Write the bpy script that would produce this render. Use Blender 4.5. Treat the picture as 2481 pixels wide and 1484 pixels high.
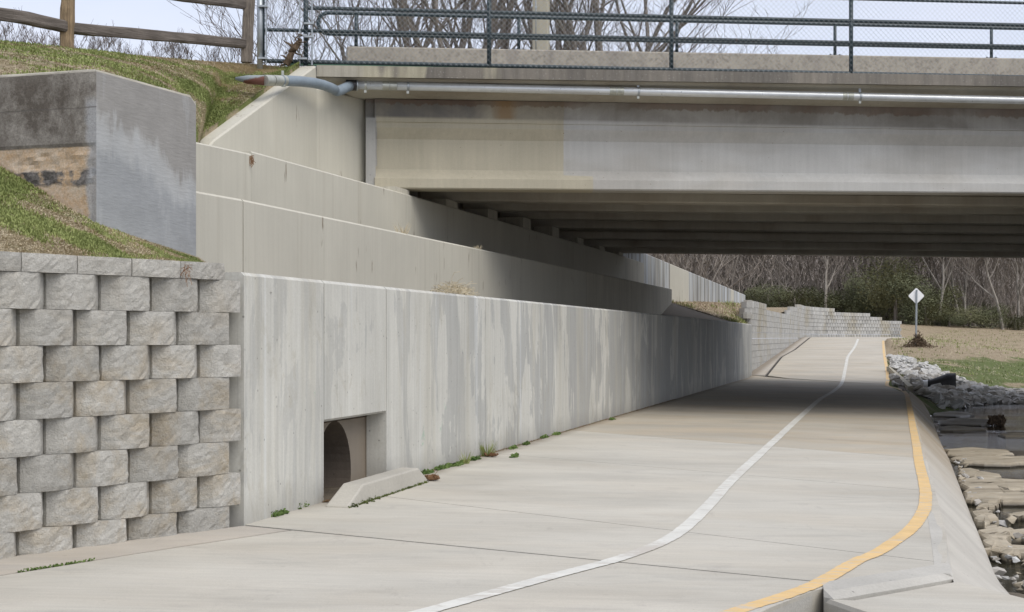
import bpy, bmesh, math, random
import numpy as np
from mathutils import Vector, Matrix, noise as mnoise

# ------------------------------------------------------------------ camera, sky, sun, exposure
S = bpy.context.scene
COL = S.collection
for o in list(bpy.data.objects):
    bpy.data.objects.remove(o)
EYE = 1.2
F = 4000.0
HZ = 818.0
CX = 1240.5
cam_d = bpy.data.cameras.new('camera')
cam = bpy.data.objects.new('camera', cam_d)
COL.objects.link(cam)
cam.location = (0, 0, EYE)
cam.rotation_euler = (math.radians(90), 0, 0)
cam_d.sensor_width = 36.0
cam_d.lens = F / 2481.0 * 36.0
cam_d.shift_y = (HZ - 742.0) / 2481.0
cam_d.clip_start = 0.1
cam_d.clip_end = 2000
S.camera = cam

SUN_DIR = Vector((0.42, -0.44, 0.80)).normalized()      # towards the sun
world = bpy.data.worlds.new('World')
S.world = world
world.use_nodes = True
wn = world.node_tree.nodes
wl = world.node_tree.links
bg = wn['Background']
sky = wn.new('ShaderNodeTexSky')
sky.sky_type = 'NISHITA'
sky.sun_disc = False
sky.sun_elevation = math.asin(SUN_DIR.z)
sky.sun_rotation = math.atan2(SUN_DIR.x, SUN_DIR.y)
sky.air_density = 1.0
sky.dust_density = 1.5
tc = wn.new('ShaderNodeTexCoord')
mp = wn.new('ShaderNodeMapping')
mp.inputs['Scale'].default_value = (1, 1, 2.6)
nz = wn.new('ShaderNodeTexNoise')
nz.inputs['Scale'].default_value = 2.3
nz.inputs['Detail'].default_value = 7
nz.inputs['Roughness'].default_value = 0.55
cr = wn.new('ShaderNodeMapRange')
cr.inputs['From Min'].default_value = 0.32
cr.inputs['From Max'].default_value = 0.66
cr.inputs['To Min'].default_value = 0.60
cr.inputs['To Max'].default_value = 0.93
mx = wn.new('ShaderNodeMix')
mx.data_type = 'RGBA'
mx.inputs['B'].default_value = (5.6, 5.85, 6.8, 1)
wl.new(tc.outputs['Generated'], mp.inputs['Vector'])
wl.new(mp.outputs['Vector'], nz.inputs['Vector'])
wl.new(nz.outputs['Fac'], cr.inputs['Value'])
wl.new(cr.outputs['Result'], mx.inputs['Factor'])
wl.new(sky.outputs['Color'], mx.inputs['A'])
wl.new(mx.outputs['Result'], bg.inputs['Color'])
bg.inputs['Strength'].default_value = 0.10

sd = bpy.data.lights.new('sun', 'SUN')
sd.energy = 1.5
sd.angle = math.radians(50)
sd.color = (1.0, 0.945, 0.85)
sun = bpy.data.objects.new('sun', sd)
COL.objects.link(sun)
sun.rotation_euler = (-SUN_DIR).to_track_quat('-Z', 'Y').to_euler()
sun.location = (0, -10, 30)

S.view_settings.view_transform = 'Standard'
S.view_settings.look = 'None'
S.view_settings.gamma = 1
S.view_settings.use_curve_mapping = False
S.view_settings.exposure = 0.65

# ------------------------------------------------------------------ helpers
rnd = random.Random(7)

def P(x, y, Y):
    """pixel of the 2481 px wide photograph at depth Y -> point of the place"""
    return Vector(((x - CX) / F * Y, Y, EYE + (HZ - y) / F * Y))

def lerp(a, b, t):
    return a + (b - a) * t

def pl(pts, v):
    """piecewise linear lookup"""
    if v <= pts[0][0]:
        a, b = pts[0], pts[1]
    elif v >= pts[-1][0]:
        a, b = pts[-2], pts[-1]
    else:
        for i in range(len(pts) - 1):
            if pts[i][0] <= v <= pts[i + 1][0]:
                a, b = pts[i], pts[i + 1]
                break
    t = (v - a[0]) / (b[0] - a[0])
    return lerp(a[1], b[1], t)

def W0x(Y): return -4.10 + 0.2263 * Y          # low wall face
def W1x(Y): return -6.30 + 0.2365 * Y           # middle wall face
def W2x(Y): return -7.29 + 0.24 * Y            # abutment wall face

def zg(X, Y):
    """path surface"""
    d = min(max(X - W0x(Y), 0.0), 6.0)
    r = 0.0
    if Y > 49.5:
        r = 0.038 * (min(Y, 81.5) - 49.5)
    fade = 1.0 if Y < 49.5 else max(0.0, 1 - (Y - 49.5) / 12)
    return r - 0.0234 * d * fade

def hit(x, y):
    u = (x - CX) / F
    k = (y - HZ) / F
    lo, hi = 3.0, 84.0
    for _ in range(60):
        m = (lo + hi) / 2
        if EYE - k * m > zg(u * m, m):
            lo = m
        else:
            hi = m
    return (u * lo, lo)

def tag(o, label=None, cat=None, group=None, kind=None):
    if label: o['label'] = label
    if cat: o['category'] = cat
    if group: o['group'] = group
    if kind: o['kind'] = kind
    return o

def empty(name, loc=(0, 0, 0), rz=0, parent=None):
    o = bpy.data.objects.new(name, None)
    o.empty_display_size = 0.2
    COL.objects.link(o)
    o.location = loc
    o.rotation_euler = (0, 0, rz)
    if parent: o.parent = parent
    return o

def wloc(o):
    v = Vector((0, 0, 0))
    while o:
        v = v + Vector(o.location)
        o = o.parent
    return v

class MB:
    def __init__(self):
        self.v = []
        self.f = []
        self.mi = []
    def quad(self, a, b, c, d, m=0):
        n = len(self.v)
        self.v += [tuple(a), tuple(b), tuple(c), tuple(d)]
        self.f.append((n, n + 1, n + 2, n + 3)); self.mi.append(m)
    def tri(self, a, b, c, m=0):
        n = len(self.v)
        self.v += [tuple(a), tuple(b), tuple(c)]
        self.f.append((n, n + 1, n + 2)); self.mi.append(m)
    def add(self, vs, fs, m=0):
        n = len(self.v)
        self.v += [tuple(p) for p in vs]
        for f in fs:
            self.f.append(tuple(i + n for i in f)); self.mi.append(m)
    def loft(self, secs, closed=True, caps=True, m=0):
        """secs: list of rings of points"""
        n = len(self.v); k = len(secs[0])
        for s in secs:
            self.v += [tuple(p) for p in s]
        for i in range(len(secs) - 1):
            for j in range(k if closed else k - 1):
                j2 = (j + 1) % k
                a = n + i * k
                self.f.append((a + j, a + j2, a + k + j2, a + k + j)); self.mi.append(m)
        if caps and closed:
            self.f.append(tuple(n + j for j in reversed(range(k)))); self.mi.append(m)
            b = n + (len(secs) - 1) * k
            self.f.append(tuple(b + j for j in range(k))); self.mi.append(m)
    def box(self, c, sx, sy, sz, rz=0, m=0):
        """c = centre of bottom"""
        ca, sa = math.cos(rz), math.sin(rz)
        def q(x, y): return (c[0] + x * ca - y * sa, c[1] + x * sa + y * ca)
        r = [q(-sx / 2, -sy / 2), q(sx / 2, -sy / 2), q(sx / 2, sy / 2), q(-sx / 2, sy / 2)]
        self.loft([[(x, y, c[2]) for x, y in r], [(x, y, c[2] + sz) for x, y in r]], m=m)
    def tube(self, pts, rad, sides=8, caps=True, m=0):
        pts = [Vector(p) for p in pts]
        if not isinstance(rad, (list, tuple)): rad = [rad] * len(pts)
        rings = []
        for i, p in enumerate(pts):
            if i == 0: d = pts[1] - p
            elif i == len(pts) - 1: d = p - pts[i - 1]
            else: d = pts[i + 1] - pts[i - 1]
            d.normalize()
            up = Vector((0, 0, 1)) if abs(d.z) < 0.9 else Vector((0, 1, 0))
            a = d.cross(up).normalized(); b = a.cross(d)
            rings.append([p + (a * math.cos(t) + b * math.sin(t)) * rad[i]
                          for t in [2 * math.pi * j / sides for j in range(sides)]])
        self.loft(rings, caps=caps, m=m)
    def grid(self, fn, nu, nv, m=0):
        n = len(self.v)
        for i in range(nu + 1):
            for j in range(nv + 1):
                self.v.append(tuple(fn(i / nu, j / nv)))
        w = nv + 1
        for i in range(nu):
            for j in range(nv):
                a = n + i * w + j
                self.f.append((a, a + w, a + w + 1, a + 1)); self.mi.append(m)
    def mesh(self, name, mats, off=(0, 0, 0), smooth=False, fix=True):
        me = bpy.data.meshes.new(name)
        ox, oy, oz = off
        me.from_pydata([(a - ox, b - oy, c - oz) for a, b, c in self.v], [], self.f)
        if not isinstance(mats, (list, tuple)): mats = [mats]
        for mt in mats: me.materials.append(mt)
        if len(mats) > 1:
            me.polygons.foreach_set('material_index', self.mi)
        if fix:
            b = bmesh.new(); b.from_mesh(me)
            bmesh.ops.recalc_face_normals(b, faces=b.faces)
            b.to_mesh(me); b.free()
        if smooth:
            me.polygons.foreach_set('use_smooth', [True] * len(me.polygons))
        me.update()
        return me
    def build(self, name, mats, parent=None, smooth=False, fix=True, origin=None):
        if parent is not None:
            off = wloc(parent)
            o = bpy.data.objects.new(name, self.mesh(name, mats, off, smooth, fix))
            o.parent = parent
        else:
            if origin is None:
                a = np.array(self.v)
                mn, mxx = a.min(0), a.max(0)
                origin = ((mn[0] + mxx[0]) / 2, (mn[1] + mxx[1]) / 2, mn[2])
            o = bpy.data.objects.new(name, self.mesh(name, mats, origin, smooth, fix))
            o.location = origin
        COL.objects.link(o)
        return o

def smoothang(o, deg=35):
    me = o.data
    me.polygons.foreach_set('use_smooth', [True] * len(me.polygons))
    b = bmesh.new(); b.from_mesh(me)
    for e in b.edges:
        if len(e.link_faces) == 2 and e.calc_face_angle(0) > math.radians(deg): e.smooth = False
    b.to_mesh(me); b.free()

# ------------------------------------------------------------------ material helper
class NT:
    def __init__(self, name):
        self.m = bpy.data.materials.new(name)
        self.m.use_nodes = True
        self.t = self.m.node_tree
        self.b = self.t.nodes['Principled BSDF']
        self.geo = self.t.nodes.new('ShaderNodeNewGeometry')
        self.pos = self.geo.outputs['Position']
    def n(self, ty): return self.t.nodes.new(ty)
    def l(self, a, b):
        if hasattr(a, 'is_linked') or hasattr(a, 'links'): self.t.links.new(a, b)
        else: b.default_value = a
    def map(self, scale=(1, 1, 1), loc=(0, 0, 0), rot=(0, 0, 0), vec=None):
        n = self.n('ShaderNodeMapping')
        n.inputs['Scale'].default_value = scale; n.inputs['Location'].default_value = loc
        n.inputs['Rotation'].default_value = rot
        self.l(vec or self.pos, n.inputs['Vector'])
        return n.outputs['Vector']
    def noise(self, vec=None, scale=1, detail=4, rough=0.55, dist=0.0):
        n = self.n('ShaderNodeTexNoise')
        n.inputs['Scale'].default_value = scale; n.inputs['Detail'].default_value = detail
        n.inputs['Roughness'].default_value = rough; n.inputs['Distortion'].default_value = dist
        self.l(vec or self.pos, n.inputs['Vector'])
        return n.outputs['Fac']
    def voro(self, vec=None, scale=1, feature='F1'):
        n = self.n('ShaderNodeTexVoronoi'); n.feature = feature
        n.inputs['Scale'].default_value = scale
        self.l(vec or self.pos, n.inputs['Vector'])
        return n.outputs['Distance']
    def mr(self, v, a, b, c=0.0, d=1.0, smooth=False):
        n = self.n('ShaderNodeMapRange')
        if smooth: n.interpolation_type = 'SMOOTHSTEP'
        self.l(v, n.inputs['Value'])
        for k, x in zip(('From Min', 'From Max', 'To Min', 'To Max'), (a, b, c, d)): n.inputs[k].default_value = x
        return n.outputs['Result']
    def math(self, op, a, b=0.0):
        n = self.n('ShaderNodeMath'); n.operation = op
        self.l(a, n.inputs[0]); self.l(b, n.inputs[1])
        return n.outputs[0]
    def mix(self, f, a, b, blend='MIX'):
        n = self.n('ShaderNodeMix'); n.data_type = 'RGBA'; n.blend_type = blend
        self.l(f, n.inputs['Factor'])
        for k, x in (('A', a), ('B', b)):
            if isinstance(x, (tuple, list)): x = (x[0], x[1], x[2], 1)
            self.l(x, n.inputs[k])
        return n.outputs['Result']
    def axis(self, i):
        n = self.n('ShaderNodeSeparateXYZ'); self.l(self.pos, n.inputs[0]); return n.outputs[i]
    def dot(self, v, off=0.0):
        n = self.n('ShaderNodeVectorMath'); n.operation = 'DOT_PRODUCT'
        self.l(self.pos, n.inputs[0]); n.inputs[1].default_value = v
        return self.math('ADD', n.outputs['Value'], off)
    def scale_col(self, col, f):
        """multiply colour by a value socket"""
        n = self.n('ShaderNodeVectorMath'); n.operation = 'SCALE'
        if isinstance(col, (tuple, list)): n.inputs[0].default_value = col[:3]
        else: self.l(col, n.inputs[0])
        self.l(f, n.inputs['Scale'])
        return n.outputs[0]
    def bump(self, h, strength=0.5, dist=0.01, normal=None):
        n = self.n('ShaderNodeBump')
        n.inputs['Strength'].default_value = strength; n.inputs['Distance'].default_value = dist
        self.l(h, n.inputs['Height'])
        if normal: self.l(normal, n.inputs['Normal'])
        return n.outputs['Normal']
    def out(self, col, rough=0.8, normal=None, metal=0.0, spec=None):
        if isinstance(col, (tuple, list)): col = (col[0], col[1], col[2], 1)
        self.l(col, self.b.inputs['Base Color'])
        self.l(rough, self.b.inputs['Roughness'])
        self.l(metal, self.b.inputs['Metallic'])
        if spec is not None: self.b.inputs['Specular IOR Level'].default_value = spec
        if normal: self.l(normal, self.b.inputs['Normal'])
        return self.m
    def rand(self):
        n = self.n('ShaderNodeObjectInfo'); return n.outputs['Random']

def hsv_off(n, col, f): return n.scale_col(col, f)

WARM = (1.0, 0.99, 0.955)
def wm(c, k=1.0): return tuple(a * b * k for a, b in zip(c, WARM))
def concrete(name, base, streak=0.12, blotch=0.12, grain=0.06, warm=None, pits=True, extra=None, bump=0.25):
    n = NT(name)
    fs = n.noise(n.map((16, 16, 0.55)), 1, 5, 0.6)
    f = n.mr(fs, 0.3, 0.7, 1 - streak, 1 + streak)
    fb = n.noise(n.map((0.9, 0.9, 0.5)), 1, 5, 0.6, 0.6)
    f = n.math('MULTIPLY', f, n.mr(fb, 0.3, 0.7, 1 - blotch, 1 + blotch))
    fg = n.noise(None, 60, 3, 0.7)
    f = n.math('MULTIPLY', f, n.mr(fg, 0.25, 0.75, 1 - grain, 1 + grain))
    c = n.scale_col(wm(base), f)
    if warm:
        fw = n.noise(n.map((0.7, 0.7, 0.35), (3, 1, 0)), 1, 5, 0.65, 0.8)
        c = n.mix(n.mr(fw, 0.45, 0.68, 0, warm[3]), c, n.scale_col(warm[:3], f))
    if extra: c = extra(n, c, f)
    h = n.math('ADD', n.noise(None, 90, 3, 0.7), n.math('MULTIPLY', n.noise(None, 9, 4, 0.6), 2.0))
    if pits:
        pv = n.voro(None, 9)
        pm = n.mr(pv, 0.05, 0.09, 0, 1)
        c = n.scale_col(c, n.mr(pm, 0, 1, 0.55, 1))
    nm = n.bump(h, bump, 0.006)
    return n.out(c, 0.88, nm, spec=0.25)

# low wall: pale blue grey with strong vertical streaks, drip shaped darker patches
def x_w0(n, c, f):
    t = n.dot((0.2207, 0.9753, 0), 0)           # distance along the wall
    big = n.noise(n.map((0.95, 0.95, 0.42), (5, 2, 1)), 1, 7, 0.62, 1.2)
    drip = n.noise(n.map((9, 9, 0.5)), 1, 3, 0.6)
    v = n.math('ADD', big, n.math('MULTIPLY', n.math('SUBTRACT', drip, 0.5), 0.30))
    thr = n.mr(t, 11, 24, 0.0, 0.12)
    v = n.math('ADD', v, thr)
    m = n.mr(v, 0.56, 0.578, 0, 1)
    c = n.mix(n.math('MULTIPLY', m, n.mr(t, 11, 20, 0.30, 0.66)), c, n.scale_col((0.285, 0.29, 0.285), f))
    b2 = n.noise(n.map((2.2, 2.2, 0.16), (9, 9, 4)), 1, 4, 0.6, 0.5)
    c = n.mix(n.mr(b2, 0.50, 0.68, 0, 0.6), c, n.scale_col((0.44, 0.42, 0.355), f))
    b3 = n.noise(n.map((6, 6, 0.12), (2, 7, 4)), 1, 3, 0.6, 0.3)
    c = n.mix(n.mr(b3, 0.60, 0.72, 0, 0.4), c, n.scale_col((0.56, 0.585, 0.60), f))
    b4 = n.noise(n.map((11, 11, 0.10), (1, 4, 4)), 1, 3, 0.6, 0.3)
    c = n.mix(n.mr(b4, 0.64, 0.74, 0, 0.38), c, n.scale_col((0.22, 0.22, 0.22), f))
    b5 = n.noise(n.map((30, 30, 0.5), (3, 1, 8)), 1, 3, 0.7, 0.2)
    c = n.mix(n.mr(b5, 0.60, 0.70, 0, 0.35), c, n.scale_col((0.27, 0.265, 0.25), f))
    b6 = n.noise(n.map((2.2, 2.2, 1.1), (3, 6, 8)), 1, 8, 0.75, 0.8)
    c = n.mix(n.mr(b6, 0.56, 0.62, 0, 0.35), c, n.scale_col((0.37, 0.345, 0.28), f))
    z = n.axis(2)
    zz = n.math('ADD', z, n.math('MULTIPLY', n.noise(None, 3, 4), -0.25))
    c = n.mix(n.mr(zz, -0.12, 0.10, 0.45, 0), c, (0.25, 0.24, 0.215))
    gr = n.math('MULTIPLY', n.mr(n.noise(n.map((1, 1, 1), (4.3, 0, 2)), 2.3, 3), 0.72, 0.76), n.mr(n.noise(None, 40, 2), 0.45, 0.6))
    c = n.mix(n.math('MULTIPLY', gr, 0.5), c, (0.25, 0.42, 0.30))
    return c
M = {}
M['low_wall'] = concrete('low_wall_concrete', (0.50, 0.50, 0.475), 0.08, 0.10, 0.07, extra=x_w0, bump=0.2)

def x_beige(n, c, f):
    st = n.noise(n.map((5, 5, 0.18), (2, 2, 0)), 1, 4, 0.6, 0.4)
    c = n.mix(n.mr(st, 0.58, 0.72, 0, 0.35), c, n.scale_col((0.33, 0.30, 0.235), f))
    dr = n.noise(n.map((3.2, 3.2, 1.1), (0, 5, 0)), 1, 2, 0.5)
    dd = n.noise(n.map((26, 26, 4)), 1, 2, 0.5)
    k = n.math('MULTIPLY', n.mr(dr, 0.66, 0.70), n.mr(dd, 0.55, 0.62))
    c = n.mix(n.math('MULTIPLY', k, 0.7), c, (0.13, 0.085, 0.05))
    return c
M['beige'] = concrete('beige_painted_concrete', (0.50, 0.487, 0.432), 0.035, 0.06, 0.03, extra=x_beige, bump=0.12, pits=False)
M['beige_stain'] = concrete('weathered_beige_concrete', (0.49, 0.47, 0.41), 0.16, 0.12, 0.05, extra=x_beige, bump=0.15)

def x_far(n, c, f):
    a = n.noise(n.map((4.5, 4.5, 0.10)), 1, 4, 0.65, 0.2)
    c = n.mix(n.mr(a, 0.42, 0.6, 0, 0.9), c, n.scale_col((0.50, 0.54, 0.58), f))
    b = n.noise(n.map((5.5, 5.5, 0.16), (3, 3, 3)), 1, 4, 0.65, 0.2)
    c = n.mix(n.mr(b, 0.49, 0.62, 0, 0.85), c, (0.15, 0.14, 0.12))
    return c
M['streaky'] = concrete('streaked_wing_wall_concrete', (0.38, 0.38, 0.36), 0.12, 0.08, 0.04, extra=x_far)

# fascia / parapet: grey, speckled, dark runs from the top
def x_fascia(n, c, f):
    a = n.noise(n.map((1.1, 1.1, 0.12)), 1, 6, 0.7, 0.4)
    c = n.mix(n.mr(a, 0.40, 0.56, 0, 0.9), c, n.scale_col((0.145, 0.135, 0.12), f))
    s = n.voro(None, 26)
    c = n.mix(n.mr(s, 0.16, 0.07, 0, 0.8), c, (0.5, 0.49, 0.47))
    t = n.axis(0)
    be = n.math('MULTIPLY', n.mr(t, -1.8, -2.15, 0, 1), 0.9)
    c = n.mix(be, c, n.scale_col((0.40, 0.375, 0.31), f))
    g = n.noise(n.map((1.4, 1.4, 0.3), (7, 0, 0)), 1, 3, 0.6)
    c = n.mix(n.math('MULTIPLY', n.mr(g, 0.56, 0.62), n.mr(t, 0.1, -0.2, 0, 0.8)), c, n.scale_col((0.42, 0.39, 0.29), f))
    return c
M['fascia'] = concrete('weathered_fascia_concrete', (0.215, 0.198, 0.175), 0.15, 0.15, 0.08, extra=x_fascia, bump=0.4)
def x_parapet(n, c, f):
    a = n.noise(None, 14, 6, 0.8)
    c = n.mix(n.mr(a, 0.48, 0.62, 0, 0.7), c, (0.17, 0.15, 0.13))
    s = n.voro(None, 22)
    c = n.mix(n.mr(s, 0.18, 0.09, 0, 0.65), c, (0.10, 0.085, 0.07))
    s2 = n.noise(n.map((3, 3, 0.4)), 1, 4, 0.6)
    c = n.mix(n.mr(s2, 0.56, 0.66, 0, 0.4), c, (0.2, 0.18, 0.165))
    return c
M['parapet'] = concrete('exposed_aggregate_parapet', (0.35, 0.325, 0.285), 0.06, 0.12, 0.16, extra=x_parapet, bump=0.5)

# girders
def x_girder(n, c, f):
    t = n.axis(0)
    # grey re-coated length to the right, beige to the left
    z = n.axis(2)
    edge = n.math('ADD', t, n.math('MULTIPLY', n.noise(None, 3, 3), 0.05))
    low = n.mr(z, 3.60, 3.61, 1, 0)
    e2 = n.math('SUBTRACT', edge, n.math('MULTIPLY', low, 0.44))
    right = n.mr(e2, 0.79, 0.805, 0, 1)
    cg = n.scale_col((0.50, 0.495, 0.47), f)
    # warm brown part of the slopes
    wb = n.noise(n.map((0.35, 0.35, 1.2)), 1, 3, 0.6)
    cg = n.mix(n.mr(wb, 0.45, 0.6, 0, 0.35), cg, n.scale_col((0.33, 0.30, 0.25), f))
    c = n.mix(right, c, cg)
    p2 = n.math('MULTIPLY', n.mr(edge, -1.95, -1.96, 0, 1), n.mr(z, 3.70, 3.72, 0, 1))
    c = n.mix(n.math('MULTIPLY', p2, 0.8), c, n.scale_col((0.40, 0.40, 0.40), f))
    # upper haunch: dark weathering and rust at its top
    up = n.mr(z, 4.40, 4.44, 0, 1)
    hb = n.noise(n.map((0.8, 0.8, 1.0), (3, 0, 0)), 1, 5, 0.6, 0.6)
    c = n.mix(n.math('MULTIPLY', up, n.mr(hb, 0.38, 0.6, 0.35, 0.85)), c, n.scale_col((0.215, 0.20, 0.175), f))
    d2 = n.math('MULTIPLY', n.mr(t, -0.35, -0.6, 0, 1), up)
    c = n.mix(n.math('MULTIPLY', d2, n.mr(hb, 0.3, 0.6, 0.3, 0.9)), c, n.scale_col((0.165, 0.16, 0.155), f))
    rz = n.math('ADD', z, n.math('MULTIPLY', n.noise(n.map((7, 7, 3)), 1, 4, 0.7), 0.22))
    rt = n.mr(rz, 4.715, 4.735, 0, 1)
    rr = n.mr(n.noise(n.map((0.55, 0.55, 0.55), (1, 0, 0)), 1, 3), 0.42, 0.52, 0.15, 1)
    rm = n.math('MULTIPLY', n.math('MULTIPLY', rt, rr), 0.45)
    rc = n.mix(n.noise(None, 9, 3), (0.20, 0.085, 0.035), (0.07, 0.035, 0.02))
    c = n.mix(rm, c, rc)
    # one broad orange run
    dx = n.math('ABSOLUTE', n.math('ADD', t, 0.10))
    run = n.math('MULTIPLY', n.mr(n.math('ADD', dx, n.math('MULTIPLY', n.noise(None, 6, 3), 0.12)), 0.26, 0.12, 0, 0.7), up)
    c = n.mix(run, c, (0.30, 0.19, 0.09))
    # pock marks
    v = n.voro(n.map((1, 1, 1.6)), 5)
    c = n.mix(n.mr(v, 0.045, 0.03, 0, 0.75), c, (0.15, 0.075, 0.035))
    return c
M['girder'] = concrete('girder_concrete', (0.47, 0.437, 0.35), 0.05, 0.09, 0.06, extra=x_girder, bump=0.12, pits=False)
M['girder_in'] = concrete('inner_girder_concrete', (0.50, 0.48, 0.43), 0.04, 0.10, 0.05, warm=(0.30, 0.24, 0.18, 0.5), bump=0.1, pits=False)
M['deck'] = concrete('deck_soffit_concrete', (0.42, 0.40, 0.35), 0.05, 0.12, 0.05, warm=(0.30, 0.25, 0.19, 0.5))

# path
def path_mat(name, base, tan):
    n = NT(name)
    a = n.noise(n.map((0.45, 0.9, 1), (2, 5, 0), (0, 0, 0.2)), 1, 6, 0.6, 0.4)
    f = n.mr(a, 0.3, 0.7, 0.85, 1.09)
    br = n.noise(n.map((1.0, 22, 1), (0, 0, 0), (0, 0, 0.2)), 1, 4, 0.6)
    f = n.math('MULTIPLY', f, n.mr(br, 0.3, 0.7, 0.945, 1.05))
    g = n.noise(None, 130, 3, 0.75)
    f = n.math('MULTIPLY', f, n.mr(g, 0.25, 0.75, 0.88, 1.12))
    c = n.scale_col(wm(base, .97), f)
    b = n.noise(n.map((0.5, 0.9, 1), (8, 1, 0)), 1, 5, 0.65, 0.5)
    c = n.mix(n.mr(b, 0.42, 0.66, 0, tan), c, n.scale_col((0.43, 0.36, 0.265), f))
    d = n.noise(n.map((1.3, 2.6, 1), (1, 8, 0)), 1, 6, 0.7, 0.8)
    c = n.mix(n.mr(d, 0.53, 0.70, 0, 0.32), c, n.scale_col((0.29, 0.275, 0.25), f))
    v = n.voro(n.map((1.0, 2.2, 1), (0, 0, 0), (0, 0, 0.15)), 2.3)
    c = n.mix(n.mr(v, 0.045, 0.02, 0, 0.55), c, (0.2, 0.17, 0.14))
    v2 = n.voro(None, 9)
    c = n.mix(n.mr(v2, 0.05, 0.02, 0, 0.5), c, (0.17, 0.14, 0.11))
    mk = n.noise(n.map((5, 1.2, 1), (3, 3, 0), (0, 0, 0.3)), 1, 5, 0.7, 0.3)
    c = n.mix(n.mr(mk, 0.62, 0.70, 0, 0.22), c, (0.24, 0.22, 0.20))
    # dirt washed against the foot of the wall
    dd = n.math('ADD', n.dot((0.9753, -0.2207, 0), 4.0), n.math('MULTIPLY', n.noise(None, 4, 5, 0.7), -0.22))
    c = n.mix(n.math('MULTIPLY', n.mr(dd, 0.10, -0.10, 0, 0.75), n.mr(n.axis(1), 11.2, 12.2, 0, 1)), c, (0.19, 0.155, 0.115))
    h = n.math('ADD', g, n.math('MULTIPLY', br, 1.2))
    return n.out(c, 0.85, n.bump(h, 0.25, 0.004), spec=0.3)
M['path'] = path_mat('path_concrete', (0.485, 0.468, 0.425), 0.20)
M['path_tan'] = path_mat('silt_stained_path_concrete', (0.43, 0.40, 0.345), 0.70)
M['path_far'] = path_mat('far_path_concrete', (0.475, 0.445, 0.39), 0.45)
M['gutter'] = path_mat('gutter_concrete', (0.455, 0.425, 0.385), 0.35)
def x_slope(n, c, f):
    d = n.noise(n.map((1.2, 1.2, 1.2), (0, 0, 0), (0.3, 0.9, 0.2)), 1, 5, 0.65, 0.6)
    c = n.mix(n.mr(d, 0.45, 0.7, 0, 0.45), c, n.scale_col((0.33, 0.31, 0.28), f))
    y = n.axis(1)
    s = n.math('MULTIPLY', n.mr(y, 15, 24, 0, 0.8), n.mr(n.noise(n.map((3, 0.3, 1)), 1, 4), 0.3, 0.6, 0.4, 1))
    c = n.mix(s, c, n.scale_col((0.27, 0.215, 0.145), f))
    return c
M['slope'] = concrete('slope_paving_concrete', (0.45, 0.435, 0.405), 0.02, 0.08, 0.05, extra=x_slope)
M['kerb'] = concrete('rough_kerb_concrete', (0.43, 0.42, 0.395), 0.02, 0.1, 0.10, bump=0.5)
M['joint'] = NT('joint_filler').out((0.05, 0.045, 0.038), 0.95)

def paint(name, col, wear, spot=None):
    n = NT(name)
    w = n.noise(n.map((1.5, 5, 1), (0, 0, 0), (0, 0, 0.4)), 5, 6, 0.75)
    w2 = n.noise(n.map((1, 1, 1)), 1.3, 4, 0.6)
    m = n.mr(n.math('ADD', w, n.math('MULTIPLY', n.math('SUBTRACT', w2, 0.5), 0.35)), wear, wear + 0.06, 0, 1)
    if spot:
        vd = n.n('ShaderNodeVectorMath'); vd.operation = 'DISTANCE'
        n.l(n.pos, vd.inputs[0]); vd.inputs[1].default_value = (spot[0], spot[1], 0)
        m = n.math('MAXIMUM', m, n.mr(n.math('ADD', n.mr(vd.outputs['Value'], 0.05, 0.45, 0.34, 0), n.noise(n.map((2, 7, 1), (5, 5, 0), (0, 0, 0.4)), 3, 5, 0.7)), 0.62, 0.68, 0, 1))
    f = n.mr(n.noise(None, 6, 4), 0.3, 0.7, 0.90, 1.07)
    c = n.mix(n.math('MULTIPLY', m, 0.9), n.scale_col(col, f), (0.46, 0.43, 0.38))
    return n.out(c, 0.75, n.bump(n.noise(None, 130, 3), 0.2, 0.003), spec=0.3)
M['white'] = paint('white_line_paint', (0.60, 0.595, 0.55), 0.53, hit(1571, 1336))
M['yellow'] = paint('yellow_line_paint', (0.64, 0.45, 0.215), 0.545)

# split face blocks
def block_mat(name, base, far=False):
    n = NT(name)
    r = n.rand()
    f = n.mr(r, 0, 1, 0.84, 1.10)
    a = n.noise(None, 14, 6, 0.7)
    f = n.math('MULTIPLY', f, n.mr(a, 0.3, 0.7, 0.86, 1.12))
    g = n.noise(None, 110, 3, 0.8)
    f = n.math('MULTIPLY', f, n.mr(g, 0.3, 0.7, 0.84, 1.14))
    c = n.scale_col(base, f)
    t = n.noise(n.map((1, 1, 1.3), (4, 0, 0)), 2.6, 5, 0.7, 0.5)
    z = n.axis(2)
    tm = n.math('MULTIPLY', n.mr(t, 0.46, 0.66, 0, 0.65), n.mr(z, 1.55, 0.9, 0.25, 1))
    c = n.mix(tm, c, n.scale_col((0.41, 0.335, 0.225), f))
    v = n.voro(None, 42)
    c = n.mix(n.mr(v, 0.16, 0.08, 0, 0.6), c, (0.56, 0.54, 0.5))
    h = n.math('ADD', n.math('MULTIPLY', n.noise(None, 30, 5, 0.75), 1.0), n.math('MULTIPLY', g, 0.35))
    return n.out(c, 0.95, n.bump(n.math('ADD', h, n.math('MULTIPLY', n.noise(None, 75, 4, 0.8), 0.6)), 1.0, 0.016), spec=0.15)
M['block'] = block_mat('split_face_block', (0.48, 0.468, 0.43))
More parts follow.
